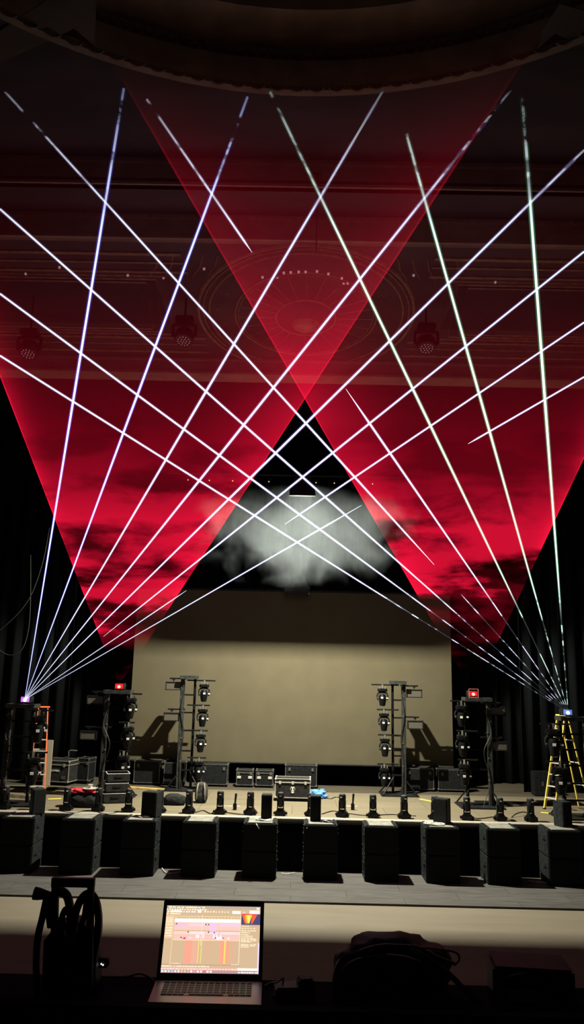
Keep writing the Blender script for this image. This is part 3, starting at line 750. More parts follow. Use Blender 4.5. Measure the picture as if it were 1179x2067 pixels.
for i, x in enumerate(subx):
    nm = '%s stack from the orange ladder end' % ORD[i] if i < 5 else '%s stack from the yellow ladder end' % ORD[9 - i]
    for k in range(2):
        t = sp_ if first else copy_tree(sp_); first = False
        t.location = (x, 19.27, .028 + k * .603); tag(t, '%s black subwoofer of the %s' % (('lower', 'upper')[k], nm), 'speaker', 'subwoofers stacked before the stage')
        if k == 1:
            MB().box((-.33, 0, .604), (.05, .66, .012)).build('rail', 'black', t); MB().box((.33, 0, .604), (.05, .66, .012)).build('rail', 'black', t)
            a = MB(); a.box((0, -.03, .6035), (.56, .6, .01)); a.build('lit_top', mat('lit_top_tone', (.16, .165, .15), .6, var=.3, scale=9) if i == 0 else bpy.data.materials['lit_top_tone'], t)  # pale top of the cabinet, lamp light put into its colour
TOPZ = .028 + .603 + .612
def small(px, w, rz, label, py=1600):
    x = P(px, 1640, y=19.35).x
    t = thing('fill_speaker', (x, 19.4, TOPZ), rz, label, 'speaker', 'small speakers standing on the subwoofers')
    MB().box((0, 0, .28), (w, .30, .56), bev=.012).build('cabinet', 'cab', t)
    MB().box((0, -.155, .28), (w - .03, .012, .53), bev=.004).build('grille', 'grille', t)
small(73, .30, .55, 'small speaker on the subwoofer stack in front of the orange ladder')
small(305, .40, -.35, 'wide small speaker on the third stack from the orange ladder end')
small(538, .25, 0, 'narrow black speaker on the stack just left of the bright flight case')
small(637, .25, 0, 'narrow black speaker on the stack below the blue cloth')
small(893, .34, -.5, 'angled small speaker on the stack with the tangled cable')
small(1137, .30, .5, 'small speaker on the stack in front of the yellow ladder')
def coil(name, c, r, n, m, label, flat=.5, rr=.012):
    pts = []
    for i in range(n * 10):
        a = 2 * PI * i / 10; k = 1 + .25 * math.sin(a * .37 + 1); pts.append((c[0] + math.cos(a) * r * k, c[1] + math.sin(a) * r * k * flat, c[2] + .015 + .02 * (i % 7) / 7 + .006 * math.sin(i * 1.7)))
    return tag(MB().tube(pts, rr, 5).build(name, m, smooth=True), label, 'cable')
coil('cable_coil', (subx[4] + .08, 19.2, TOPZ), .17, 3, 'wcable', 'pale cable coil on the stack just left of the bright flight case')
coil('cable_coil', (subx[5] + .18, 19.2, TOPZ), .16, 3, 'cable', 'dark cable coil on the stack below the blue cloth')
coil('cable_coil', (subx[7] - .15, 19.15, TOPZ), .2, 5, 'wcable', 'tangled grey cables on the stack with the angled small speaker', .5, .014)
coil('cable_coil', (subx[2] + .05, 19.2, TOPZ), .11, 2, 'wcable', 'small pale cable coil on the stack with the wide small speaker')
coil('cable_coil', (subx[9] + .3, 19.3, TOPZ), .15, 3, 'cable', 'dark cable coil on the stack in front of the yellow ladder')

def wire(pts, r, m, label, name='cable', cat='cable', n=7):
    return tag(MB().tube(smooth_path(pts, n), r, 6).build(name, m, smooth=True), label, cat)
def floorwire(pix, label, r=.012, m='cable'):
    return wire([P(a, b, z=SZ + .012) for a, b in pix], r, m, label)
floorwire([(120, 1637), (150, 1641), (180, 1636), (215, 1643), (245, 1638)], 'dark cable on the stage edge in front of the red bag')
floorwire([(395, 1640), (410, 1636), (425, 1642), (440, 1638), (490, 1644), (520, 1640)], 'dark cable on the stage edge below the backpack')
floorwire([(650, 1643), (672, 1637), (690, 1640), (740, 1646), (790, 1644), (840, 1647)], 'dark cable on the stage edge past the small stand')
floorwire([(930, 1650), (970, 1652), (1000, 1649), (1040, 1656)], 'dark cable on the stage edge near the yellow ladder')
tag(MB().tube(smooth_path([P(1033, 1650, z=SZ + .012), P(1040, 1644, z=SZ + .06), P(1050, 1640, z=SZ + .09), P(1062, 1640, z=SZ + .06), P(1068, 1648, z=SZ + .012)], 6), .014).build('cable', 'cable', smooth=True), 'black cable arching up beside the second light before the yellow ladder', 'cable')
floorwire([(655, 1610), (668, 1612), (678, 1609), (692, 1611)], 'short dark cable on the stage beside the blue cloth')
wire([P(327, 1752, z=.04), P(333, 1760, z=.05), P(345, 1763, z=.05), P(368, 1759, z=.05)], .012, 'wcable', 'pale cable on the grey floor between the third and fourth stacks')
wire([P(568, 1762, z=.05), P(578, 1764, z=.05), P(595, 1761, z=.05)], .008, 'wcable', 'thin pale cable on the grey floor between the middle stacks')
wire([P(1068, 1778, z=.05), P(1085, 1781, z=.05), P(1103, 1782, z=.05)], .012, 'wcable', 'pale cable on the grey floor beside the stack near the yellow ladder')
wire([P(617, 1654, y=19.6) , P(615, 1662, y=19.4), P(620, 1672, y=18.85)], .010, 'wcable', 'short pale cable end over the stack below the blue cloth')
wire([P(516, 1658, y=19.3), P(518, 1664, y=18.87), P(523, 1673, y=18.86)], .012, 'wcable', 'short pale cable end over the stack left of the bright flight case')

# ------------------------------------------------------------------ cases and bags on the stage
def flightcase(name, x, y, w, d, h, rz, label, body='casedark', edge='aludim', castor=.0, latches=2, z=SZ, lidline=True, group=None, handles=True):
    t = thing('flight_case', (x, y, z), rz, label, 'flight case', group)
    z0 = castor
    MB().box((0, 0, z0 + h / 2), (w - .02, d - .02, h - .02)).build('body', body, t)
    a = MB(); e = .022
    for sx in (-1, 1):
        for sy in (-1, 1): a.box((sx * (w / 2 - e / 2), sy * (d / 2 - e / 2), z0 + h / 2), (e, e, h))
        for zz in (e / 2, h - e / 2): a.box((sx * (w / 2 - e / 2), 0, z0 + zz), (e, d, e))
    for sy in (-1, 1):
        for zz in (e / 2, h - e / 2): a.box((0, sy * (d / 2 - e / 2), z0 + zz), (w, e, e))
    if lidline: a.box((0, -d / 2, z0 + h * .80), (w, .02, .028)); a.box((w / 2, 0, z0 + h * .80), (.02, d, .02)); a.box((-w / 2, 0, z0 + h * .80), (.02, d, .02))
    for sx in (-1, 1):
        for sy in (-1, 1):
            for zz in (.02, h - .02): a.lathe((sx * (w / 2 - .015), sy * (d / 2 - .015), z0 + zz), [(.01, -.035), (.034, -.02), (.036, 0), (.034, .02), (.01, .035)], 8)
    a.build('edging', edge, t)
    for k in range(latches):
        lx = (-.36 + .72 * k / (latches - 1)) * w
        MB().box((lx, -d / 2 - .012, z0 + h * .80 - .01), (.07, .02, .10), bev=.006).build('latch', edge, t)
    if castor:
        for sx in (-1, 1):
            for sy in (-1, 1): MB().cyl((sx * w * .38 - .02, sy * d * .34, castor * .5), (sx * w * .38 + .02, sy * d * .34, castor * .5), castor * .5, seg=14).box((sx * w * .38, sy * d * .34, castor * .8), (.07, .07, castor * .4)).build('castor', 'black', t)
    return t
# bright case in the middle
a_ = P(554, 1609, z=SZ); b_ = P(627, 1609, z=SZ)
bc = flightcase('flight_case', P(591, 1606, z=SZ + .1).x, P(591, 1606, z=SZ + .1).y - .0, 1.14, .62, .62, -.02, 'bright edged black flight case with a round white emblem at the middle of the stage', 'case', 'alu', .11, 3)
bc.scale = (.86, .9, .82); bc.location.z = SZ; bc.location.y -= .1
a = MB(); R_ = []
a.lathe((0, -.306, .40), [(.075, 0), (.075, .006)], 24, axis=(0, -1, 0), sy=1.15)
a.build('emblem', 'white', bc)
a = MB()
for s_ in (-1, 1): a.lathe((s_ * .043, -.3135, .40), [(.022, 0), (.022, .003)], 16, axis=(0, -1, 0), sy=2.2)
a.box((0, -.3135, .328), (.07, .004, .008))
a.build('emblem_inset', 'black', bc)
MB().lathe((0, -.307, .30), [(.048, 0), (.048, .006)], 16, axis=(0, -1, 0), sy=.75).build('emblem_foot', 'white', bc)
# lettered case
q0 = P(131, 1580, z=SZ)
lc = flightcase('flight_case', q0.x - .18, 24.7, 1.15, .8, .62, -.22, 'grey edged flight case with small white lettering behind the orange ladder', 'case', mat('dull_edge', (.30, .30, .27), .5, .4), .10, 2)
tx = bpy.data.curves.new('lettering', 'FONT'); tx.body = 'N COLUMBIA'; tx.size = .085; tx.align_x = 'CENTER'; tx.extrude = .002
tmp_ = bpy.data.objects.new('tmp', tx); COL.objects.link(tmp_); bpy.context.view_layer.update(); tme = bpy.data.meshes.new_from_object(tmp_.evaluated_get(bpy.context.evaluated_depsgraph_get())); bpy.data.objects.remove(tmp_); tme.materials.clear(); tme.materials.append(M['white'])
to = bpy.data.objects.new('lettering', tme); COL.objects.link(to); to.parent = lc; to.location = (.02, -.404, .40); to.rotation_euler = (PI / 2, 0, 0)
for s_ in (-1, 1): MB().box((s_ * .40, -.402, .24), (.13, .01, .09), bev=.01).build('handle', 'aludim', lc)
q1 = P(178, 1570, z=SZ)
flightcase('flight_case', q1.x + .22, 24.95, .40, .5, .66, -.2, 'dark narrow flight case right behind the lettered flight case', 'casedark', 'aludim', .1, 2)
z_ = SZ + .73
wire([(q0.x - .1, 24.9, z_), (q0.x + .05, 24.9, z_ + .05), (q0.x + .06, 24.9, z_ + .22), (q0.x + .3, 24.95, z_ + .22)], .02, 'aludim', 'bent metal handle tool lying on top of the lettered flight case', 'bent_bar', 'metal bar', 4)
# row below the screen
rows = [(302, 60, .66, 'dark flight case under the screen beside the red laser tower at the stacked cases'), (348, 50, .62, 'dark flight case behind the foot of the screen tower nearer the lettered case'), (433, 52, .60, 'dark edged flight case under the screen beside the hanging lights'), (494, 33, .46, 'small flight case with two pale handles under the screen, nearer the backpack'), (534, 34, .46, 'small flight case with two pale handles under the screen, nearer the bright case'), (607, 62, .64, 'tall dark flight case just behind the bright flight case'), (845, 56, .62, 'dark flight case behind the foot of the screen tower nearer the yellow ladder'), (912, 58, .60, 'dark flight case under the corner of the screen by the red laser tower')]
for px, wpx, h, lb in rows:
    x = P(px, 1590, z=SZ).x * 25.05 / P(px, 1590, z=SZ).y
    t = flightcase('flight_case', x, 25.0, wpx * .0158, .38, h, 0, lb, 'casedark', 'aludim', .06, 2, lidline=(wpx < 40))
    if wpx < 40:
        for s_ in (-1, 1): MB().box((s_ * .17, -.20, .30), (.12, .012, .08), bev=.01).build('handle', 'alu', t)
# stacked cases at the left
q = P(228, 1623, z=SZ)
for k, (h, lb) in enumerate(((.27, 'lowest'), (.25, 'middle'), (.24, 'top'))):
    t = thing('equipment_case', (q.x - .05 + .03 * k, q.y + .3, SZ + (0, .275, .53)[k]), (.30, .34, .32)[k], '%s black case of the stack of three beside the red bag' % lb, 'case', 'stack of black cases')
    MB().box((0, 0, h / 2), (.60, .5, h - .02), bev=.02).build('body', 'case', t)
    MB().box((0, 0, h - .02), (.61, .51, .02)).build('rim', 'alu', t)
    MB().box((.0, -.255, h * .6), (.2, .02, .06), bev=.008).build('handle', 'black', t)

def blob(name, c, d, m, label, cat, amp=.25, sc=2.5, seed=0, rz=0, flatten=True, sub=4):
    mb = MB(); bmesh.ops.create_icosphere(mb.bm, subdivisions=sub, radius=1)
    for v in mb.bm.verts:
        n_ = v.co.copy(); k = 1 + amp * mn.noise(n_ * sc + Vector((seed, 0, 0))) + amp * .5 * mn.noise(n_ * sc * 2.7 + Vector((0, seed, 0)))
        p = Vector((math.copysign(abs(n_.x) ** .75, n_.x) * d[0], math.copysign(abs(n_.y) ** .75, n_.y) * d[1], math.copysign(abs(n_.z) ** .8, n_.z) * d[2])) * k
        if flatten: p.z = max(p.z, -d[2] * .8)
        v.co = p
    o = mb.build(name, m, smooth=False)
    for p in o.data.polygons: p.use_smooth = True
    o.location = (c[0], c[1], c[2] + d[2] * .8 if flatten else c[2]); o.rotation_euler = (0, 0, rz)
    return tag(o, label, cat) if label else o
q = P(158, 1630, z=SZ); rb = blob('duffel_bag', (q.x + .12, q.y + .15, SZ), (.42, .24, .20), 'bag', 'dark duffel bag with red cloth thrown over it on the stage', 'bag', .12, 1.5)
q = P(172, 1622, z=SZ); blob('red_cloth', (q.x + .05, rb.location.y, SZ + .33), (.36, .2, .055), 'red', 'red cloth spread over the dark duffel bag', 'cloth', .5, 2.6, 3)
q = P(155, 1628, z=SZ); blob('red_jacket', (q.x, q.y, SZ), (.12, .1, .17), 'red', 'red jacket hanging down at the end of the duffel bag', 'jacket', .4, 2.6, 5)
q = P(185, 1592, z=SZ + .42); tag(MB().lathe((q.x, rb.location.y, SZ + .44), [(.001, 0), (.19, .004), (.2, .012), (.02, .015), (.05, .02), (.05, .09), (.07, .10), (.001, .105)], 20).build('metal_dish', 'alu', smooth=True), 'pale round metal dish on the red cloth', 'dish')
q = P(352, 1624, z=SZ); bb = blob('shoulder_bag', (q.x, q.y, SZ), (.30, .2, .15), 'bag', 'low dark shoulder bag on the stage between the small speaker and the backpack', 'bag', .15, 1.4, 9)
q = P(405, 1621, z=SZ)
bp_ = thing('backpack', (q.x, q.y + .1, SZ), 0, 'grey and dark backpack standing on the stage below the screen tower', 'backpack')
o = blob('body', (0, 0, 0), (.17, .13, .30), 'bagg', None, None, .1, 1.4, 2); o.parent = bp_
o = blob('pocket', (0, -.12, 0), (.13, .07, .14), 'bag', None, None, .1, 1.4, 4); o.parent = bp_
for s_ in (-1, 1): MB().tube(smooth_path([(s_ * .08, -.10, .50), (s_ * .10, -.18, .38), (s_ * .11, -.19, .2), (s_ * .10, -.14, .06)], 5), .02, 6).build('strap', mat('pale_strap', (.2, .19, .17), .9) if s_ < 0 else bpy.data.materials['pale_strap'], bp_, True)
q = P(642, 1611, z=SZ); blob('blue_cloth', (q.x, q.y, SZ), (.22, .15, .12), 'blue', 'crumpled blue cloth beside the bright flight case', 'cloth', .6, 3, 1)
# small stands with crossbar
for px, lb in ((474, 'small black stand with white crossbar between stage edge lights nearer the backpack'), (712, 'small black stand with white crossbar between stage edge lights past the blue cloth')):
    q = P(px, 1635, z=SZ)
    t = thing('small_stand', (q.x, q.y, SZ), 0, lb, 'stand', 'small stands by the stage edge')
    MB().box((0, 0, .08), (.09, .08, .16), bev=.01).build('base', 'black', t)
    MB().cyl((0, 0, .14), (.02, 0, .40), .022, .03).build('stem', 'black', t)
    MB().cyl((-.28, 0, .09), (.12, 0, .09), .008).build('crossbar', 'white', t)
# cable ramps and tape
q = P(250, 1590, z=SZ); q2 = P(335, 1596, z=SZ)
tag(MB().prism([(q.x, q.y - .1, SZ), (q.x, q.y + .1, SZ), (q2.x, q2.y + .1, SZ), (q2.x, q2.y - .1, SZ)], (0, 0, .04)).build('cable_ramp', 'amber'), 'amber cable ramp on the floor beside the stacked cases', 'cable ramp')
def tapes(a, b, label, w=.05):
    A = P(*a, z=SZ); B = P(*b, z=SZ); d = (B - A).normalized().cross(Vector((0, 0, 1))) * w
    tag(MB().prism([A - d, A + d, B + d, B - d], (0, 0, .006)).build('floor_tape', 'tape'), label, 'tape')
tapes((97, 1613), (124, 1612), 'yellow tape strip on the floor at the foot of the orange ladder')
tapes((848, 1613), (873, 1618), 'yellow tape strip on the floor before the screen tower')
tapes((1092, 1640), (1124, 1643), 'pale yellow tape strip under the feet of the yellow ladder')
for a, b, lb in (((960, 1622), (1110, 1624), 'long black floor track at the foot of the tower nearer the yellow ladder'), ((98, 1592), (205, 1597), 'long black floor track behind the duffel bag')):
    A = P(*a, z=SZ); B = P(*b, z=SZ); yy = (A.y + B.y) / 2
    tag(MB().box(((A.x + B.x) / 2, yy, SZ + .03), (B.x - A.x, .22, .06), bev=.01).build('floor_track', 'black'), lb, 'floor track')
# ladders
def ladder(x, y, h, w0, w1, spread, rz, m, label):
    t = thing('step_ladder', (x, y, SZ), rz, label, 'ladder')
    fr = MB(); 
    for s_ in (-1, 1):
        rl = MB(); a = Vector((s_ * w0 / 2, -spread / 2, 0)); b = Vector((s_ * w1 / 2, -.05, h))
        rl.prism([a + Vector((-.015, -.035, 0)), a + Vector((.015, -.035, 0)), a + Vector((.015, .035, 0)), a + Vector((-.015, .035, 0))], b - a); rl.build('rail', m, t)
        rl = MB(); a2 = Vector((s_ * w0 / 2, spread / 2, 0)); b2 = Vector((s_ * w1 / 2, .05, h))
        rl.prism([a2 + Vector((-.015, -.02, 0)), a2 + Vector((.015, -.02, 0)), a2 + Vector((.015, .02, 0)), a2 + Vector((-.015, .02, 0))], b2 - a2); rl.build('rear_rail', m, t)
        MB().box((s_ * w0 / 2, -spread / 2, .015), (.06, .09, .03), bev=.005).build('foot', 'rubber', t)
    n = int(h / .3)
    for i in range(1, n):
        k = i * .3 / h; ww = w0 + (w1 - w0) * k; yy = -spread / 2 + (spread / 2 - .05) * k
        MB().box((0, yy, h * k), (ww, .07, .025)).build('rung', 'rung', t)
        if i % 2 == 0: MB().box((0, -yy, h * k), (ww, .02, .03)).build('rear_brace', 'rung', t)
    MB().box((0, 0, h + .02), (w1 + .1, .2, .04), bev=.008).build('top_cap', m, t)
    return t
q = P(80, 1612, z=SZ); ladder(q.x - .27, q.y + .5, 2.35, .47, .25, 1.0, .3, 'orange', 'orange step ladder with pale rungs behind the tower')
q = P(1109, 1643, z=SZ); L2 = ladder(q.x + .80, q.y + .95, 2.45, .38, .26, 1.35, -1.05, 'yellow', 'yellow step ladder beside the tower with the white laser')
# panel leaning behind orange ladder, dim box far right
q = P(94, 1575, y=24.2); tag(MB().box((q.x, 24.2, SZ + .66), (.22, .05, 1.32), bev=.01).build('plank', mat('tan_board', (.30, .26, .2), .8)), 'tan board standing upright behind the orange ladder', 'board')
q = P(1092, 1585, y=24.6); t = thing('speaker_box', (q.x, 24.6, SZ), 0, 'dim black box with a pale mark standing behind the yellow ladder', 'box')
MB().box((0, 0, .35), (.5, .4, .7), bev=.02).build('cabinet', 'casedark', t); MB().box((0, -.205, .36), (.05, .01, .12)).build('mark', 'aludim', t)
# hanging cables at the left
wire([P(100, 1065, y=20.6), P(85, 1140, y=20.6), P(55, 1215, y=20.6), (P(0, 1272, y=20.6)), P(-30, 1285, y=20.6)], .010, 'aludim', 'thin dim cable sagging in the dark above the orange ladder, upper of two')
wire([P(62, 1120, y=21), P(60, 1250, y=21), P(45, 1310, y=21), P(18, 1322, y=21), P(-10, 1305, y=21)], .009, 'aludim', 'thin dim cable loop hanging in the dark above the orange ladder, lower of two')

# ------------------------------------------------------------------ foreground desk
HZ = P(422, 1981, d=2.586); DZ = HZ.z - .012
struct(MB().box((0, -.6, (DZ - .80) / 2 - .0 + 0), (12, 6.0, .1)).build('floor_balcony', 'desk')).location.z = (DZ - .80) / 2
YD = P(422, 1974, z=DZ).y
dk = thing('control_desk', (0, YD - .75, DZ), 0, 'black covered desk in the dark with the laptop on it', 'desk')
MB().box((0, 0, -.02), (5.0, 1.5, .04), bev=.006).build('desktop', 'desk', dk)
for sx in (-1, 1):
    for sy in (-1, 1): MB().box((sx * 2.3, sy * .62, -.41), (.06, .06, .74)).build('leg', 'black', dk)

rz_ = P(420, 2025, d=2.25)
tag(MB().box((0, rz_.y - .02, (rz_.z + DZ) / 2 - .0), (4.9, .05, rz_.z - DZ), bev=.006).build('desk_rail', 'desk'), 'long black padded rail along the near edge of the desk in front of the laptop', 'rail')
# laptop
lp = thing('laptop', (HZ.x, HZ.y, DZ), D2R(1.5), 'open silver laptop with a lit show control screen on the dark desk', 'laptop')
LWD, LD = .357, .247
MB().box((0, -LD / 2, .008), (LWD, LD, .014), bev=.004).build('base', 'lapt', lp)
kb = MB().box((0, -.072, .0153), (.284, .112, .001)).build('keyboard', 'keybed', lp)
kk = MB()
for r in range(6):
    n = 14; z = .0165
    xs_ = [(-.137 + i * (.274 / (n - 1)), .0165) for i in range(n)]
    if r == 5: xs_ = [(-.137, .0165), (-.118, .0165), (-.099, .0165), (-.08, .0165), (-.0, .11), (.08, .0165), (.099, .0165), (.118, .0165), (.137, .0165)]
    for x, w in xs_: kk.box((x, -.024 - r * .0185, z), (w, .0145 if r else .008, .002))
kk.build('keys', 'key', kb)
MB().box((0, -.186, .0153), (.135, .085, .001)).build('touchpad', 'pad', lp)
lid = bpy.data.objects.new('lid', None); COL.objects.link(lid); lid.parent = lp; lid.location = (0, -.002, .014); lid.rotation_euler = (-D2R(27), 0, 0)
MB().box((0, .004, LD / 2), (LWD, .006, LD), bev=.0028).build('lid_shell', 'lbez', lid)
# screen picture: coloured, glowing rectangles (x 0..1 from the left, y 0..1 from the bottom)
SWD, SHT = .331, .207
cmat, n, l = nmat('laptop_picture')
o_ = n.new('ShaderNodeOutputMaterial'); em = n.new('ShaderNodeEmission'); at_ = n.new('ShaderNodeVertexColor'); at_.layer_name = 'Col'
l.new(at_.outputs[0], em.inputs[0]); em.inputs[1].default_value = 1.3; l.new(em.outputs[0], o_.inputs[0])
quads = []
def Q(x0, y0, x1, y1, c, lv=1): quads.append(((x0, y0), (x1, y0), (x1, y1), (x0, y1), c, lv))
def poly(ps, c, lv=3): quads.append((*ps, c, lv))
TAN = (.56, .40, .25); WH = (1, .98, .92); PK = (.85, .42, .36); LV = (.62, .42, .85); OR = (1, .62, .2)
Q(0, 0, 1, 1, TAN, 0)
Q(0, .955, 1, 1, (.45, .36, .28)); Q(.0, .0, 1, .045, (.42, .26, .27))
def dashes(x0, x1, y, h, c, n, fill=.7, lv=2):
    st = (x1 - x0) / n
    for i in range(n):
        w = st * fill * random.uniform(.6, 1.2); Q(x0 + st * i, y, min(x1, x0 + st * i + w), y + h * random.uniform(.7, 1), c, lv)
dashes(.02, .42, .965, .02, (1, .85, .55), 9, .95); dashes(.0, .43, .932, .02, (1, .9, .75), 16, .6)
Q(.05, .895, .15, .925, WH); dashes(.01, .32, .895, .03, (.95, .9, .85), 11, .6); Q(.33, .895, .37, .935, WH); dashes(.4, .68, .90, .025, (1, .8, .5), 9, .5)
Q(.70, .885, .79, .93, WH); Q(.885, .89, .99, .94, WH); Q(.81, .90, .84, .92, (.9, .5, .45)); dashes(.96, .99, .955, .03, WH, 3)
dashes(.0, .16, .865, .018, (1, .85, .4), 4, .9)
Q(.0, .50, .085, .85, (.70, .50, .32)); 
for yy in (.80, .77, .74, .70, .65, .61, .57, .53): dashes(.01, .08, yy, .02, (1, .9, .6), 4, .7)
Q(.095, .835, .79, .84, (1, .8, .4)); dashes(.1, .79, .81, .01, (.9, .65, .35), 20, .4)
Q(.095, .745, .79, .80, WH)
Q(.095, .625, .79, .74, (.80, .50, .42)); Q(.095, .68, .23, .735, LV); Q(.15, .665, .22, .68, (.66, .48, .9)); Q(.25, .685, .42, .735, (.78, .60, .85)); Q(.46, .66, .55, .74, (.72, .48, .9)); Q(.57, .685, .79, .735, (.72, .50, .66)); Q(.47, .62, .54, .66, (.7, .5, .95))
for i in range(12): Q(.575 + i * .017, .685, .578 + i * .017, .735, (.95, .6, .7), 2)
Q(.095, .56, .79, .61, (.90, .55, .48)); Q(.26, .57, .42, .61, (.95, .82, .95)); Q(.47, .565, .56, .61, (.85, .62, .9)); Q(.565, .555, .585, .615, (.95, .35, .55)); Q(.585, .57, .78, .607, (.92, .72, .85))
Q(.095, .48, .79, .555, (.86, .48, .42)); Q(.19, .485, .24, .53, (.95, .15, .25)); Q(.24, .49, .285, .53, (1, .72, .78)); Q(.54, .49, .62, .53, WH); Q(.66, .49, .685, .53, (1, .75, .75))
for x, y in ((.11, .71), (.42, .705), (.45, .705), (.24, .59), (.455, .59), (.515, .585), (.17, .505), (.53, .505), (.61, .505)): Q(x, y, x + .014, y + .02, (.12, .06, .14), 3)
Q(.205, .495, .22, .515, (.3, .0, .05), 3)
for x in (.33, .35, .40, .51, .54, .58): Q(x, .51, x + .018, .56, (.95, .72, .8), 2)
Q(.095, .475, .79, .482, (1, .75, .4))
Q(.22, .14, .30, .475, (.74, .34, .24)); Q(.30, .14, .36, .475, (.66, .40, .28)); Q(.585, .14, .69, .475, (.76, .34, .22))
for x in (.225, .24, .26, .275, .29, .31, .33, .345, .45, .47, .60, .615, .625, .665, .675, .72, .75): Q(x, .14, x + .0035, .475, (.9, .28, .18), 2)
for x in (.365, .395, .635, .643): Q(x, .14, x + .005, .475, (1, .78, .1), 3)
Q(.385, .40, .388, .86, (1, .85, .6), 3); Q(.083, .10, .088, .85, (.85, .6, .4)); Q(.79, .12, .794, .86, (1, .8, .6))
Q(.0, .115, .80, .122, (.35, .22, .18)); dashes(.10, .20, .125, .02, (1, .6, .5), 6, .6); dashes(.72, .79, .122, .016, WH, 4, .5)
dashes(.0, .50, .088, .018, (1, .75, .55), 16, .85); Q(.0, .045, .78, .075, (.85, .40, .34)); dashes(.0, .78, .05, .018, (1, .75, .6), 26, .6); Q(.78, .045, 1, .08, (.95, .85, .72)); dashes(.79, 1, .05, .02, WH, 8, .8)
for i, c in enumerate(((1, 1, 1), (.9, .9, 1), (.5, .8, 1), (.4, .6, 1), (.7, .8, .9), WH, (1, .5, .3), (.4, .8, .2), (1, .4, .3), WH, (1, .3, .4), WH, (1, .9, .6), (.9, .1, .15), WH, WH)): Q(.006 + i * .033, .012, .026 + i * .033, .036, c, 3)
dashes(.79, .99, .01, .02, WH, 7, .7)
Q(.80, .72, 1, .885, (.07, .06, .16), 2); Q(.80, .86, .97, .885, (.75, .05, .04), 3)
poly(((.805, .87), (.845, .87), (.845, .74), (.84, .735)), (1, .12, .04)); poly(((.965, .87), (.915, .87), (.905, .74), (.915, .735)), (1, .12, .04))
poly(((.845, .87), (.915, .87), (.885, .74), (.865, .74)), (1, .55, .05), 4); poly(((.86, .87), (.895, .87), (.882, .745), (.878, .745)), (1, .78, .15), 5); poly(((.83, .87), (.85, .87), (.86, .74), (.852, .735)), (1, .3, .04), 4)
for yy, w in ((.69, .5), (.66, .9), (.625, .95), (.60, .6), (.57, .5), (.545, .7), (.52, .8), (.50, .95), (.48, .95), (.46, .6), (.42, .95), (.40, .9), (.38, .5)): dashes(.805, .805 + .17 * w, yy, .013, (1, .78, .52), 5, .92)
Q(.985, .0, 1, .45, (.75, .6, .85))
me = bpy.data.meshes.new('picture'); vs = []; fs = []; cols = []
for q in quads:
    b_i = len(vs)
    for p in q[:4]: vs.append(((p[0] - .5) * SWD, -.0002 * q[5], .022 + p[1] * SHT))
    fs.append(tuple(range(b_i, b_i + 4))); cols.append(q[4])
me.from_pydata(vs, [], fs); ca = me.color_attributes.new('Col', 'FLOAT_COLOR', 'CORNER')
for f, c in zip(me.polygons, cols):
    for li in f.loop_indices: ca.data[li].color = (*c, 1)
me.materials.append(cmat)
po = bpy.data.objects.new('display', me); COL.objects.link(po); po.parent = lid; po.location = (0, .0003, 0)

def D(px, py, d=2.55): return P(px, py, d=d)
wire([D(313, 1983, 2.5), D(300, 1972, 2.5), D(280, 1966, 2.55), D(255, 1972, 2.6), D(220, 1972, 2.6)], .003, 'cable', 'thin black cord running off the side of the laptop toward the trolley')
pl = thing('power_plug', D(207, 1942, 2.55), 0, 'small dark plug with two tiny white lights beside the trolley', 'plug')
MB().box((0, 0, 0), (.045, .03, .03), bev=.006).cyl((-.02, 0, 0), (-.06, .01, .012), .008).build('body', 'rubber', pl)
MB().box((0, -.017, .0), (.003, .003, .003)).box((.006, -.017, -.003), (.003, .003, .003)).build('indicator', 'led', pl)
# trolley with hoses
dT = 2.45
def W(px, py, dd=0): return D(px, py, dT + dd)
bt = W(140, 2000); tr = thing('hand_trolley', (bt.x, bt.y, DZ), 0, 'black folding trolley silhouette with a square handle at the corner of the desk', 'trolley')
def loc(v): return v - tr.location
fr = MB(); hw = .009
for a, b in ((((112, 1776)), (108, 2010)), ((184, 1778), (180, 2000))):
    A, B = loc(W(*a)), loc(W(*b)); dd = B - A
    fr.prism([A + Vector((-hw * 1.1, -hw, 0)), A + Vector((hw * 1.1, -hw, 0)), A + Vector((hw * 1.1, hw, 0)), A + Vector((-hw * 1.1, hw, 0))], dd)
A, B = loc(W(105, 1780)), loc(W(191, 1782)); fr.prism([A + Vector((0, -hw, -.013)), A + Vector((0, hw, -.013)), A + Vector((0, hw, .013)), A + Vector((0, -hw, .013))], B - A)
fr.build('handle_frame', 'rubber', tr)
bodyp = [(88, 1900), (84, 2010), (196, 2010), (190, 1905), (172, 1868), (150, 1860), (130, 1862), (112, 1868)]
MB().prism([loc(W(a, b, .04)) for a, b in bodyp], (0, .07, 0)).build('bag', 'rubber', tr)
tag(MB().tube(smooth_path([W(95, 1808, .02), W(86, 1850, .02), W(76, 1895, .02), W(73, 1950, .02), W(76, 2008, .02)], 6), .011, 10, radii=None).build('hose', mat('dark_hose', (.012, .008, .008), .5), smooth=True), 'thick black hose hanging straight down outside the trolley frame', 'hose', 'thick hoses on the trolley')
def hose(px, r, label): tag(MB().tube(smooth_path([W(a, b, .0 + i * .004) for i, (a, b) in enumerate(px)], 6), r, 10).build('hose', bpy.data.materials['dark_hose'], smooth=True), label, 'hose', 'thick hoses on the trolley')
hose([(104, 1870), (100, 1830), (108, 1806), (122, 1799), (136, 1810), (142, 1840), (144, 1880), (140, 1930)], .014, 'thick black hose looped over the trolley frame beside the flared nozzle')
hose([(128, 1890), (124, 1860), (132, 1836), (142, 1838)], .010, 'short black hose loop low between the two tall loops')
hose([(148, 1880), (152, 1845), (164, 1815), (180, 1804), (193, 1818), (199, 1850), (197, 1890), (188, 1935), (184, 1990)], .013, 'thick black hose looped over the trolley frame next to the laptop side')
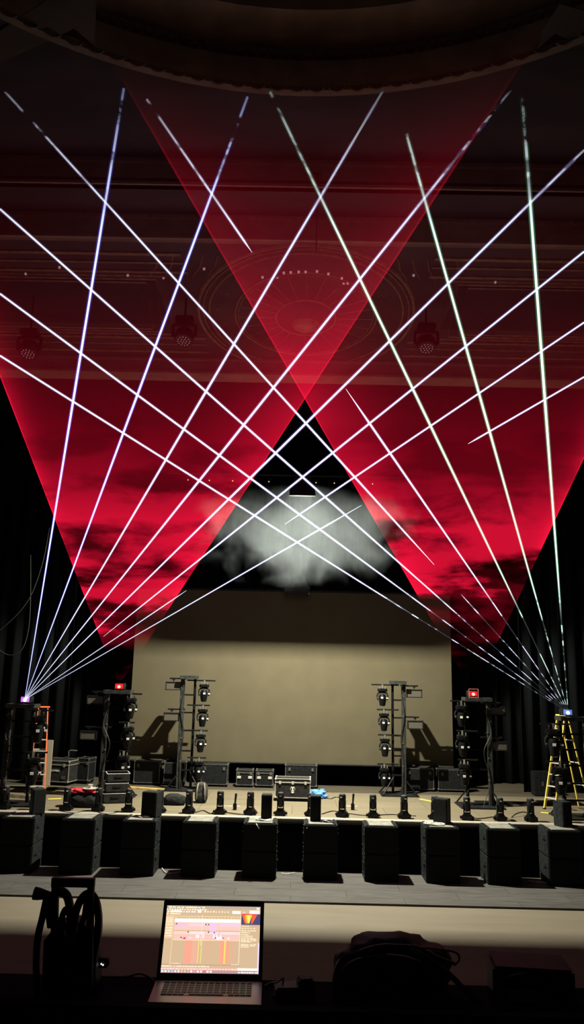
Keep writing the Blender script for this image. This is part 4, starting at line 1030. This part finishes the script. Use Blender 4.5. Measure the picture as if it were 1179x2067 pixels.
hose([(162, 1870), (170, 1850), (174, 1822), (176, 1806)], .009, 'thin inner hose behind the trolley upright on the laptop side')
nz = MB(); A, B = W(69, 1803), W(104, 1808); d_ = (B - A)
nz.cyl(A, A + d_ * .25, .0195, .0185, 16).cyl(A + d_ * .25, B, .0185, .010, 16)
tag(nz.build('nozzle', 'rubber', smooth=True), 'flared black nozzle sticking out at the top of the trolley', 'nozzle')

# bag with cables at the middle
bgc = D(800, 2030, 2.5)
blob('equipment_bag', (bgc.x, bgc.y + .1, DZ), (.185, .11, .085), 'rubber', 'soft black equipment bag under a heap of cables on the desk', 'bag', .2, 1.6, 4)
def fgw(pix, r, label, dd=2.5): return wire([D(a, b, dd + .01 * math.sin(i * 2)) for i, (a, b) in enumerate(pix)], r, 'cable', label)
fgw([(683, 2030), (676, 1985), (684, 1945), (705, 1928), (745, 1922), (800, 1918), (860, 1935), (905, 1965), (940, 2000), (975, 2030)], .009, 'thick black cable arching over the equipment bag')
fgw([(745, 1924), (765, 1912), (800, 1909), (835, 1911), (860, 1920), (890, 1935), (918, 1945)], .0055, 'black cable lying along the top of the heap on the bag')
fgw([(800, 1912), (845, 1913), (895, 1917), (922, 1924), (927, 1938), (918, 1948)], .0032, 'thin cable loop standing out above the cable heap')
fgw([(700, 1935), (740, 1915), (790, 1908), (850, 1925), (880, 1945)], .005, 'second black cable wound around the heap on the bag')
fgw([(690, 1990), (700, 1950), (760, 1930), (840, 1940), (900, 1990)], .006, 'black cable curving over the front of the bag')
# adapters beside the laptop
q = D(616, 2008, 2.5); t = thing('power_adapter', (q.x, q.y, DZ), .2, 'small black power adapter on the desk beside the laptop', 'adapter')
MB().box((0, 0, .032), (.05, .05, .062), bev=.006).build('body', 'rubber', t)
q = D(585, 2016, 2.5); t = thing('interface_box', (q.x, q.y, DZ), .1, 'low dark interface box on the desk between laptop and adapter', 'box')
MB().box((0, 0, .02), (.10, .07, .038), bev=.006).build('body', mat('dark_box', (.02, .018, .016), .5), t)
fgw([(535, 1990), (548, 1984), (560, 1982), (572, 1975), (566, 2000), (548, 2012)], .0028, 'thin looping cord between the laptop and the interface box')
q = D(1080, 2020, 2.5); t = thing('equipment_case', (q.x, q.y + .05, DZ), -.1, 'dark equipment case on the far end of the desk past the cable heap', 'case')
MB().box((0, 0, .055), (.26, .16, .11), bev=.01).build('body', 'rubber', t); MB().box((-.04, -.082, .03), (.09, .004, .03)).build('label_plate', mat('dull_green_plate', (.05, .07, .055), .7), t)
fgw([(1000, 2025), (1003, 1990), (1030, 1972), (1075, 1966), (1120, 1975), (1150, 2010)], .006, 'black cable arched over the far equipment case')

# ------------------------------------------------------------------ dim unseen fill lights, added to lift the dark hall
def point(name, loc_, e, col, r):
    a = bpy.data.lights.new(name, 'POINT'); a.energy = e; a.color = col; a.shadow_soft_size = r
    b = bpy.data.objects.new(name, a); COL.objects.link(b); b.location = loc_
point('fill_light', (-5, -3.5, 8.0), 9, (.75, .85, 1), .5)
point('fill_light', (5, -3.5, 8.0), 9, (.75, .85, 1), .5)
point('fill_light', (0, 2, 10.5), 34, (1, .85, .62), .5)

# ------------------------------------------------------------------ world and render look
w = bpy.data.worlds.new('world'); scene.world = w; w.use_nodes = True
w.node_tree.nodes['Background'].inputs[0].default_value = (.5, .65, .8, 1); w.node_tree.nodes['Background'].inputs[1].default_value = .002
vs_ = scene.view_settings; vs_.view_transform = 'Standard'; vs_.look = 'None'; vs_.exposure = 0; vs_.gamma = 1; vs_.use_curve_mapping = False
cy = scene.cycles; cy.transparent_max_bounces = 24; cy.volume_bounces = 1; cy.volume_step_rate = 2; cy.max_bounces = 6; cy.diffuse_bounces = 2
cy.sample_clamp_indirect = 3; cy.use_denoising = True; cy.adaptive_threshold = .02
